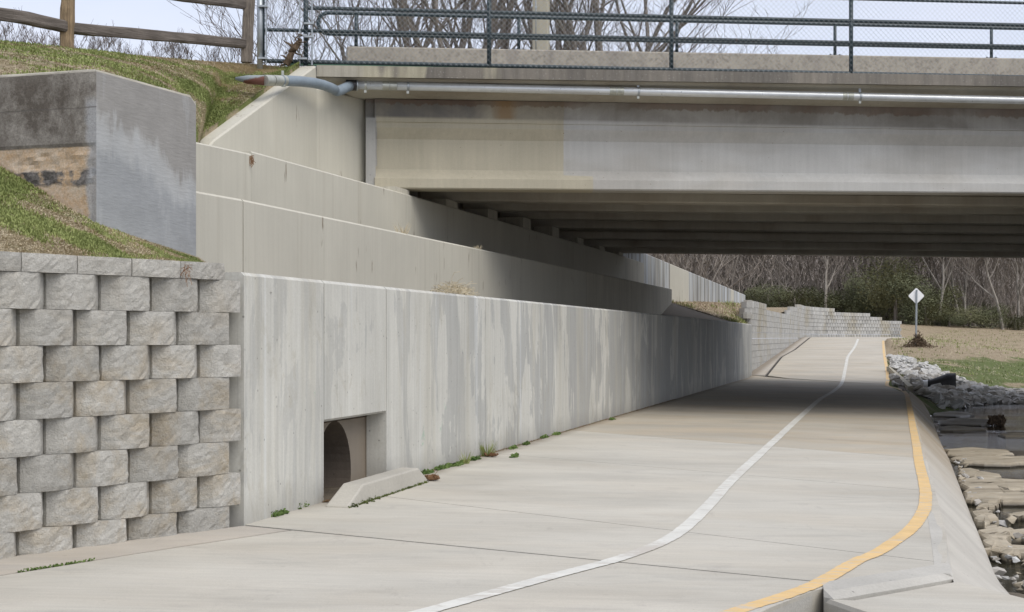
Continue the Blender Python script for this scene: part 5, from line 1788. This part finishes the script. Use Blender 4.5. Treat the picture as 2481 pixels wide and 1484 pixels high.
# ------------------------------------------------------------------ bare trees
def tree_mesh(seed, height, stems, spread, r0, levels, lean=0.0, minr=.006, up=.25, ndiv=3, twigk=1.0):
    r = random.Random(seed)
    trunk, crown = MB(), MB()
    count = [0]
    def branch(p, d, L, rad, lev):
        nseg = 4 if lev < 2 else 3
        pts = [p]; rads = [rad]; dd = d.copy()
        for i in range(nseg):
            dd = (dd + Vector((r.uniform(-1, 1), r.uniform(-1, 1), r.uniform(-.6, .8))) * (.14 if lev < 2 else .22) + Vector((0, 0, up * .25))).normalized()
            p = p + dd * (L / nseg); pts.append(p); rads.append(max(rad * (1 - .55 * (i + 1) / nseg), minr * .6))
        m = trunk if lev < 2 else crown
        m.tube(pts, rads, (6 if lev < 2 else 3), caps=False)
        count[0] += 1
        if lev >= levels: return
        nb_ = ndiv if lev < 2 else int(ndiv * twigk + .5)
        for k in range(nb_ + (1 if lev == 0 else 0)):
            t = r.uniform(.35, 1.0) if k else 1.0
            i = min(int(t * nseg), nseg - 1); q = pts[i].lerp(pts[i + 1], t * nseg - i)
            az = r.uniform(0, 6.283); tilt = r.uniform(.3, .85)
            side = Vector((math.cos(az), math.sin(az), 0))
            nd = (dd * math.cos(tilt) + side * math.sin(tilt) + Vector((0, 0, .12))).normalized()
            branch(q, nd, L * r.uniform(.52, .78), max(rads[i + 1] * .72, minr), lev + 1)
    for s_ in range(stems):
        az = 6.283 * s_ / stems + r.uniform(-.4, .4)
        tl = spread * r.uniform(.4, 1.1) if stems > 1 else r.uniform(0, .12)
        d = Vector((math.cos(az) * math.sin(tl) + lean, math.sin(az) * math.sin(tl), math.cos(tl)))
        branch(Vector((math.cos(az) * .18 * (stems > 1), math.sin(az) * .18 * (stems > 1), -.1)), d.normalized(), height * r.uniform(.34, .45), r0 * r.uniform(.7, 1.1), 0)
    return trunk, crown
def tree_thing(name, trunk_me, crown_me, loc, rz, s, label, group, cat='tree'):
    t = empty(name, loc, rz); t.scale = (s, s, s)
    tag(t, label, cat, group)
    a = bpy.data.objects.new('trunk', trunk_me); COL.objects.link(a); a.parent = t
    if crown_me:
        c = bpy.data.objects.new('crown', crown_me); COL.objects.link(c); c.parent = t
    return t
def bake(tr, cr, mt, mc):
    return tr.mesh('trunk', mt, fix=False), cr.mesh('crown', mc, fix=False)

# large many-stemmed trees right behind the bridge
big = [bake(*tree_mesh(s, 17, 8, .42, .19, 6, minr=.011, ndiv=3, up=.12, twigk=.8), M['bark'], M['twig']) for s in (21, 22)]
big += [bake(*tree_mesh(23, 15, 7, .62, .12, 6, minr=.010, ndiv=3, up=.08, twigk=.8), M['bark'], M['twig'])]
bt = [(1120, 50, 0, 1.0, .3, 'bare many-stemmed tree behind the bridge parapet, left of the beige column'),
      (1400, 51, 1, .95, 2.0, 'bare many-stemmed tree behind the bridge, just right of the beige column'),
      (930, 54, 2, 1.0, 1.0, 'bare spreading tree behind the first bays of the chain-link fence'),
      (1545, 58, 2, .74, 4.0, 'thin bare tree farthest right behind the bridge railing'),
      (770, 58, 2, .78, 3.0, 'bare tree behind the plain grey end post of the chain-link fence'),
      (1270, 60, 2, .9, 5.4, 'bare tree set back directly behind the beige column')]
for x, Y, k, s, rz, lab in bt:
    tree_thing('bare_tree', big[k][0], big[k][1], ((x - CX) / F * Y, Y, 4.7 if x < 1500 else 3.2), rz, s, lab, 'bare trees behind the bridge')
# ground under those trees (filled ground behind the abutment)
b = MB(); b.grid(lambda u, v: (lerp(-45, 1.2 + 4 * u, v), lerp(44.2, 75, u), 4.75 - (1.1 * max(0, v - .93) / .07)), 10, 28)
tag(b.build('embankment_top', M['field'], smooth=True), kind='structure')

# small saplings whose tops show over the grass crest
sap = [bake(*tree_mesh(40 + s, 4.6, 2, .3, .04, 5, minr=.0075, ndiv=3, up=.5), M['twig'], M['twig']) for s in range(3)]
ls = ['left edge of the photo', 'left of the tan fence post', 'just right of the tan fence post', 'under the middle of the lower wooden rail', 'under the right half of the lower wooden rail', 'left of the grey fence post']
for i, (x, yb, Y, s) in enumerate(((55, 62, 60, 1.0), (150, 74, 62, .95), (275, 80, 60, .85), (445, 92, 60, .8), (385, 98, 62, .7), (560, 78, 60, .9), (215, 95, 64, .75), (95, 86, 66, .9))):
    Xs = (x - CX) / F * Y; ztp = EYE + (HZ - yb + 28) / F * Y
    lab = (['bare sapling top at the far left above the grass crest', 'bare sapling top just left of the tan fence post', 'bare sapling top right of the tan fence post', 'tallest bare sapling top under the middle of the lower wooden rail', 'low thin sapling top between the two fence posts', 'bare sapling top just left of the grey fence post', 'small sapling top close beside the right of the tan fence post', 'fainter bare sapling top behind the two at far left'])[i]
    hgt = max(v.co.z for v in sap[i % 3][1].vertices) * s
    tree_thing('sapling', sap[i % 3][0], sap[i % 3][1], (Xs, Y, ztp - hgt), i * 1.3, s, lab, 'saplings beyond the grass crest')

# ------------------------------------------------------------------ woodland beyond the field
rw_ = random.Random(31)
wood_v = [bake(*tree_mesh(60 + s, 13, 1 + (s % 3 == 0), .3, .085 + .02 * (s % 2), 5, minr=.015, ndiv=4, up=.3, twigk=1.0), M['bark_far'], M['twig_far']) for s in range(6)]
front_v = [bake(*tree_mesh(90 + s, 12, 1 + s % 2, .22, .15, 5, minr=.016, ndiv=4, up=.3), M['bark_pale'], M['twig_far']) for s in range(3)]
def ground_far(x):
    return pl([(1560, 3.4), (1800, 3.3), (1950, 2.9), (2150, 2.3), (2300, 2.05), (2600, 1.75)], x)
tl = ['pale leaning trunk in the wood just right of the sign', 'thin pale trunk in the wood between the sign and the photo edge', 'forked pale trunk near the right edge of the wood', 'twin-stemmed tree at the far right of the wood', 'slim upright tree behind the sign panel', 'crooked pale tree over the far block wall']
spots = [(2275, 124, 0), (2330, 126, 1), (2430, 123, 2), (2470, 126, 3), (2195, 128, 4), (2000, 126, 5)]
for i, (x, Y, k) in enumerate(spots):
    X = (x - CX) / F * Y
    tree_thing('bare_tree', front_v[k % 3][0], front_v[k % 3][1], (X, Y, ground_far(x) - .1), rw_.uniform(0, 6), 1.0, tl[i], 'trees at the front of the wood')
kinds = ['grey bare tree standing in the wood beyond the field']
for i in range(46):
    x = 1500 + i * 26 + rw_.uniform(-10, 10); Y = rw_.choice([129, 132, 136, 141, 147])
    X = (x - CX) / F * Y; k = rw_.randrange(6)
    side = 'left of the far block wall' if x < 1900 else ('above the far block wall' if x < 2185 else 'right of the sign')
    tree_thing('bare_tree', wood_v[k][0], wood_v[k][1], (X, Y, ground_far(x) + .05 * (Y - 128)), rw_.uniform(0, 6), rw_.uniform(.8, 1.15),
               'bare purple-grey tree in the dense wood ' + side, 'bare trees in the wood ' + side)
# nearer spreading trees left (branches fanning over the wing wall)
wide = bake(*tree_mesh(77, 12, 5, .9, .09, 6, minr=.012, ndiv=3, up=.05), M['bark_far'], M['twig_far'])
for i, (x, Y) in enumerate(((1575, 92), (1690, 112))):
    X = (x - CX) / F * Y
    tree_thing('spreading_tree', wide[0], wide[1], (X, Y, 3.2), 1.2 + i * 2, .9, ['wide bare tree whose pale branches fan out above the far wing wall', 'wide bare tree standing farther back behind the far wing wall'][i], 'spreading bare trees')
# mass of undergrowth twigs that reads as one
b = MB()
for k in range(60000):
    x = rw_.uniform(1450, 2620); Y = rw_.uniform(127, 160)
    zb = ground_far(x) + .06 * (Y - 128)
    h = rw_.random() ** 1.6 * 9.5
    p = Vector(((x - CX) / F * Y, Y, zb + h))
    L_ = rw_.uniform(.5, 2.2)
    q = p + Vector((rw_.uniform(-.6, .6), rw_.uniform(-.5, .5), rw_.uniform(.1, 1))) * L_
    w = rw_.uniform(.012, .035)
    b.tri(p + Vector((-w, 0, 0)), p + Vector((w, 0, 0)), q)
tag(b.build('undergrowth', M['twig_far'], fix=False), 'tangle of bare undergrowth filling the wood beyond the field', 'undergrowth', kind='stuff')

# evergreen shrubs as leaf clumps
def shrub_mesh(seed, mat, n=6000, leaf=.036, lobes=11):
    r = random.Random(seed); b = MB()
    lob = [(r.uniform(-.8, .8), r.uniform(-.5, .5), r.uniform(.25, 1.5), r.uniform(.35, .75)) for _ in range(lobes)]
    for k in range(n):
        lx, ly, lz, lr = r.choice(lob)
        v = Vector((r.gauss(0, 1), r.gauss(0, 1), r.gauss(0, 1))).normalized() * lr * (r.random() ** .33)
        p = Vector((lx, ly, lz)) + v
        if p.z < -.1: continue
        s_ = leaf * r.uniform(.5, 1.3)
        a = Vector((r.gauss(0, 1), r.gauss(0, 1), r.gauss(0, 1))).normalized(); c = a.orthogonal().normalized()
        b.quad(p - a * s_, p + c * s_ * .5, p + a * s_, p - c * s_ * .5)
    return b.mesh('foliage', mat, fix=False)
sh_v = [shrub_mesh(s, M['evergreen']) for s in (1, 2, 3)] + [shrub_mesh(4, M['olive']), shrub_mesh(5, M['olive'])]
stem_me = (lambda b: (b.tube([(0, 0, -.1), (.05, 0, .7), (.1, 0, 1.3)], [.07, .05, .03], 5), b.mesh('stem', M['bark_far'], fix=False))[1])(MB())
def shrub(x, Y, w, h, k, label, group='evergreen shrubs at the foot of the wood'):
    X = (x - CX) / F * Y
    h *= .82
    t = empty('evergreen_shrub', (X, Y, ground_far(x) - .2 + .06 * max(0, Y - 128)), rw_.uniform(0, 6)); t.scale = (w, w, h)
    tag(t, label, 'shrub', group)
    for nm, me in (('foliage', sh_v[k]), ('stem', stem_me)):
        o = bpy.data.objects.new(nm, me); COL.objects.link(o); o.parent = t
shr = [(2170, 124, 2.6, 3.2, 3, 'tall olive-green evergreen left of the sign'), (2120, 127, 2.3, 2.6, 0, 'dark evergreen shrub above the far block wall end'), (2215, 122.5, 2.2, 2.6, 0, 'dark evergreen mass directly behind the sign post'),
       (2245, 123, 1.6, 1.5, 4, 'low olive shrub right beside the sign post'), (2300, 123, 1.5, .9, 1, 'low dark shrub between sign and pale leaning trunk'), (2350, 123.5, 2.0, 1.1, 3, 'low bright green shrub on the field edge right of the sign'),
       (2405, 123, 1.3, 1.2, 2, 'small dark round bush on the field edge near the right'), (2460, 124, 1.6, .8, 0, 'low dark shrub at the far right field edge'), (2060, 127, 2.0, 1.7, 1, 'dark shrub over the middle of the far block wall'),
       (1990, 128, 2.4, 1.6, 2, 'dark shrub over the highest step of the far block wall'), (1930, 127, 2.0, 1.4, 4, 'olive shrub over the dip of the far block wall'), (1860, 126, 2.2, 1.5, 0, 'dark shrub right of the far wing wall end'),
       (1820, 127, 1.8, 1.2, 1, 'dark low shrub behind the far wing wall end'), (2270, 126, 2.2, 2.3, 4, 'olive evergreen behind the shrubs right of the sign'), (2150, 130, 3.2, 3.6, 4, 'high olive evergreen crown rising behind the others')]
for s_ in shr: shrub(*s_)
for i in range(11):
    shrub(1800 + i * 70 + rw_.uniform(-15, 15), rw_.uniform(130, 138), rw_.uniform(1.5, 2.4), rw_.uniform(.9, 1.9), rw_.randrange(5), 'dark evergreen understorey bush inside the wood', 'understorey bushes inside the wood')

# ------------------------------------------------------------------ grass blades and small growth
def blades(name, fn, n, seed, hmin, hmax, wid, keep, parent, mats, bias=0.0, skirt=False):
    r = random.Random(seed); b = MB()
    for _ in range(n):
        u, v = r.random(), r.random()
        p = Vector(fn(u, v))
        if not keep(p): continue
        k = mnoise.noise(Vector((p.x * 1.5, p.y * 1.5, p.z * 1.5))) + .45 * mnoise.noise(Vector((p.x * 5, p.y * 5, p.z * 5))) + bias
        green = k + r.gauss(0, .16) > 0.0
        h = r.uniform(hmin, hmax) * (1.0 if green else .9)
        az = r.uniform(0, 6.28); ln = r.uniform(.2, 1.0) if green else r.uniform(.7, 1.8)
        tip = p + Vector((math.cos(az) * h * ln, math.sin(az) * h * ln, h * (1.1 if green else .55)))
        w = wid * r.uniform(.6, 1.3) * (1.5 if green else .8)
        a2 = az + 1.57 + r.uniform(-.5, .5)
        sd_ = Vector((math.cos(a2) * w, math.sin(a2) * w, 0))
        b.tri(p - sd_, p + sd_, tip, 0 if green else 1)
    o = b.build(name, mats, parent, fix=False)
    tag(o, kind='stuff')
    return o
gm = [M['blade_g'], M['blade_s']]
o = blades('grass', embf, 150000, 1, .012, .03, .006, lambda p: p.y > 11.3, None, gm, bias=-.13)
tag(o, 'patchy green and straw grass on the upper bank below the fences', 'grass')
o = blades('grass', lowf, 110000, 2, .009, .022, .004, lambda p: p.x > -5.2, None, gm, bias=-.30)
tag(o, 'patchy green and dry grass on the wedge of bank above the near block wall', 'grass')
o = blades('grass', b1f, 9000, 3, .05, .12, .008, lambda p: True, None, gm, bias=-.45)
tag(o, 'sparse dry grass on the bare bank before the far wing wall', 'grass')
o = blades('grass', lambda u, v: fieldf(u * .85, v * .55), 45000, 4, .05, .12, .012, lambda p: p.z > -.35 and p.y > 50 and p.x > XR(min(p.y, 98)) + .3, None, gm, bias=-.28)
tag(o, 'rough dry and green grass over the far bank and field', 'grass')

def tuft(name, pts, h, n, mat, label, cat, group=None, seed=0, spread=.05, flat=False):
    r = random.Random(seed); b = MB()
    for _ in range(n):
        c = Vector(r.choice(pts)); a = r.uniform(0, 6.28); d = r.uniform(0, spread)
        p = c + Vector((math.cos(a) * d, math.sin(a) * d, 0))
        hh = h * r.uniform(.4, 1.1)
        if flat:
            q = p + Vector((0, 0, hh * .6 * r.random())); s_ = h * r.uniform(.15, .4)
            x_ = Vector((r.gauss(0, 1), r.gauss(0, 1), r.gauss(0, .7))).normalized(); y_ = x_.orthogonal().normalized()
            b.quad(q - x_ * s_, q + y_ * s_ * .7, q + x_ * s_, q - y_ * s_ * .7)
        else:
            q = p + Vector((math.cos(a) * hh * .5, math.sin(a) * hh * .5, hh)); w = .004
            b.tri(p + Vector((-w, 0, 0)), p + Vector((w, 0, 0)), q)
    o = b.build(name, mat, fix=False)
    tag(o, label, cat, group)
    return o
def gp(x, y):
    h_ = hit(x, y); return Vector((h_[0], h_[1], zg(*h_)))
tuft('grass_tuft', [gp(1181, 1106)], .17, 60, M['blade_g'], 'tallest grass tuft growing where the grey wall meets the path', 'weed', 'weeds along the foot of the low wall', 1, .06)
tuft('grass_tuft', [gp(1127, 1124)], .13, 26, M['blade_g'], 'thin grass tuft left of the tallest one at the foot of the wall', 'weed', 'weeds along the foot of the low wall', 2, .04)
wl_ = [((1035, 1148), 'leafy weed beside the far end of the kerb block'), ((1068, 1138), 'low green weed patch right of the kerb block'), ((1085, 1133), 'green weed between the kerb block and the thin grass tuft'), ((1110, 1128), 'dark leafy weed just left of the thin grass tuft'), ((1152, 1115), 'bushy weed just left of the tallest grass tuft'),
       ((1242, 1088), 'round weed on the wall foot right of the tallest grass tuft'), ((1275, 1078), 'flat green weed at the wall foot beyond the round one'), ((1318, 1062), 'brown and green weed standing out at the wall foot'), ((1350, 1054), 'small bright weed at the wall foot beyond the brown one'), ((1483, 1018), 'farthest weed clump at the foot of the grey wall'),
       ((677, 1249), 'low weed at the wall foot nearest the block wall'), ((728, 1231), 'small weed at the wall foot just left of the culvert'), ((1248, 1108), 'little weed growing in the path joint')]
for i, ((x, y), lab) in enumerate(wl_):
    p = gp(x, y)
    pts = [p + dW * k * .05 for k in range(-2, 3)]
    tuft('weed', pts, .055, 110, M['weed'], lab, 'weed', 'weeds along the foot of the low wall', 10 + i, .035, True)
# dirt, needles and bits gathered along the wall foot
b = MB(); r9 = random.Random(77)
for k in range(5200):
    Yk = 12.0 + 20 * r9.random() ** 1.3
    if yo0 + .1 < Yk < yo1 - .1: continue
    p = Vector((W0x(Yk) + .004 + abs(r9.gauss(0, .022)) * (1 + .8 * mnoise.noise(Vector((0, Yk * 2, 0)))), Yk, 0)); p.z = zg(p.x, p.y) + .003
    L_ = r9.uniform(.008, .035); az = r9.uniform(0, 6.28); w = .003
    q = p + Vector((math.cos(az) * L_, math.sin(az) * L_, r9.uniform(0, .012)))
    b.tri(p + Vector((-math.sin(az) * w, math.cos(az) * w, 0)), p - Vector((-math.sin(az) * w, math.cos(az) * w, 0)), q, 0 if r9.random() < .75 else 1)
tag(b.build('leaf_litter', [M['dead_leaf'], M['weed']], fix=False), 'thin line of dry bits gathered along the foot of the grey wall', 'leaf litter', kind='stuff')
# moss cushions at the kerb block
mp2 = [(852, 1229, .03), (874, 1221, .035), (888, 1216, .04), (905, 1210, .032), (925, 1203, .022), (985, 1184, .02), (1010, 1176, .024), (1024, 1171, .022), (945, 1197, .018)]
b = MB(); rm_ = random.Random(9)
for (x, y, s_) in mp2:
    c = gp(x, y)
    for k in range(70):
        v = Vector((rm_.gauss(0, 1), rm_.gauss(0, .6), abs(rm_.gauss(0, .6)))).normalized()
        p = c + Vector((v.x * s_ * 1.5, v.y * s_ * .8, v.z * s_ * .8)); a = Vector((rm_.gauss(0, 1), rm_.gauss(0, 1), rm_.gauss(0, 1))).normalized() * .007; q = a.orthogonal().normalized() * .006
        b.quad(p - a, p + q, p + a, p - q)
for k in range(500):
    t = rm_.random(); p = kb_.lerp(kc, t) + nk * rm_.uniform(-.015, .005); p.z = zg(p.x, p.y) + rm_.uniform(0, .012)
    a = Vector((rm_.gauss(0, 1), rm_.gauss(0, 1), rm_.gauss(0, 1))).normalized() * .006; q = a.orthogonal().normalized() * .006
    b.quad(p - a, p + q, p + a, p - q)
tag(b.build('moss', M['moss'], fix=False), 'line of green moss cushions at the foot of the kerb block', 'moss', kind='stuff')
# curled dry leaves
def leaf(x, y, s_, label, seed):
    r = random.Random(seed); b = MB(); c = gp(x, y)
    for L_ in range(3):
        o_ = c + Vector((r.uniform(-.04, .04), r.uniform(-.03, .03), .005)); az = r.uniform(0, 6)
        def f(u, v):
            a = (u - .5) * 2; w = math.sin(math.pi * min(max(v, .02), .98)) * .5
            pt = Vector((a * w * s_, (v - .5) * s_, .25 * s_ * (a * a + (v - .5) ** 2 * 2) * (1 + .5 * math.sin(7 * v + L_))))
            return Matrix.Rotation(az, 3, 'Z') @ pt + o_
        b.grid(f, 4, 6)
    b.tube([c, c + Vector((.01, 0, .05)), c + Vector((.04, 0, .09))], .002, 3)
    tag(b.build('dry_leaf', M['dead_leaf'], fix=False), label, 'leaf', 'fallen leaves on the path')
leaf(1050, 1166, .10, 'curled brown leaf lying at the far end of the kerb block', 1)
leaf(1190, 1108, .08, 'brown leaf under the tallest grass tuft', 2)
# weeds in the gutter seam
seam_w = [((78, 1378), 'tiny leafy weed in the gutter seam at far left'), ((110, 1372), 'low moss weed in the gutter seam at far left'), ((150, 1366), 'green strip of weed in the gutter seam'), ((195, 1358), 'thin weed at the right end of the gutter seam growth')]
def seamY(x):
    lo_ = 0
    h0, h1 = Vector((s0[0], s0[1])), Vector((s1[0], s1[1]))
    u = (x - CX) / F
    t = (u * h0.y - h0.x) / ((h1.x - h0.x) - u * (h1.y - h0.y))
    q = h0.lerp(h1, t); return Vector((q.x, q.y, zg(q.x, q.y)))
sdir = (seamY(400) - seamY(0)).normalized()
for i, ((x, y), lab) in enumerate(seam_w):
    p = seamY(x)
    tuft('weed', [p + sdir * k * .03 for k in range(-3, 4)], .022, 90, M['weed'], lab, 'weed', 'weeds in the gutter seam', 40 + i, .012, True)
# dry grass nest on the low wall top
Yn = yat(1135); pn = Vector((W0x(Yn) - .12, Yn, ZT))
r5 = random.Random(6); b = MB()
for k in range(260):
    t = r5.gauss(0, .30); p = pn + dW * t + nW * r5.uniform(-.08, .1) + Vector((0, 0, max(0, .10 - abs(t) * .15) * r5.random()))
    q = p + Vector((r5.uniform(-.12, .12), r5.uniform(-.2, .2), r5.uniform(-.02, .07)))
    b.tube([p, p.lerp(q, .5) + Vector((0, 0, .015)), q], .0022, 3, caps=False)
b.tube([pn + Vector((0, 0, .03)), pn + Vector((-.05, 0, .15)), pn + Vector((-.02, 0, .22)), pn + Vector((.04, 0, .23))], .002, 3)
tag(b.build('dry_grass', M['blade_s'], fix=False), 'nest of dry straw lying on top of the low grey wall', 'dry grass')
# tufts on the middle wall coping
for i, (x, s_) in enumerate(((985, .10), (1165, .05))):
    Ym = yat(x, W1x); p = Vector((W1x(Ym) - .05, Ym, Z1 if True else 0))
    tuft('grass_tuft', [p], .16 if i == 0 else .07, 30, M['blade_s'], ['dry spiky tuft growing on the coping of the middle wall', 'low dry growth farther along the coping of the middle wall'][i], 'weed', None, 60 + i, .08)
# root remains hanging from a joint of the cap course and the upper wall
p = BW0 + BWd * tpos(441) + nwz * .04
b = MB(); r6 = random.Random(3)
for k in range(24):
    q = Vector((p.x, p.y, 1.60)) + Vector((r6.uniform(-.02, .02), r6.uniform(-.01, .01), r6.uniform(-.03, .05))); q2_ = q + Vector((r6.uniform(-.03, .03), r6.uniform(-.03, .01), r6.uniform(-.07, .0)))
    b.tube([q, q2_], .0018, 3, caps=False)
tag(b.build('dry_roots', M['dead_leaf'], fix=False), 'small tuft of dry roots stuck between two capstones of the near block wall', 'dry roots')
# dried vine hanging from the abutment coping
b = MB(); r8 = random.Random(23); Yv = yat(606, W2x) - .02
for k in range(46):
    c = P(604 + r8.uniform(-5, 7), 376 + abs(r8.gauss(0, 11)), Yv); c.x += .02
    b.tube([c, c + Vector((r8.uniform(-.03, .03), 0, r8.uniform(-.08, -.01)))], .003, 3, caps=False)
tag(b.build('dried_vine', M['dead_leaf'], fix=False), 'dried brown vine clinging below the coping joint of the upper wall', 'vine')
# snagged snag in the creek
b = MB(); r7 = random.Random(15); c0 = P(2415, 1030, 34.0); c0.z = -.60
for k in range(240):
    p = c0 + Vector((r7.uniform(-.14, .14), r7.uniform(-.12, .12), r7.uniform(0, .16))); q = p + Vector((r7.uniform(-.07, .07), r7.uniform(-.07, .07), r7.uniform(-.05, .06)))
    b.tube([p, q], [.022, .012], 4)
tag(b.build('wet_snag', M['drift']), 'dark wet root wad standing in the creek water', 'driftwood')
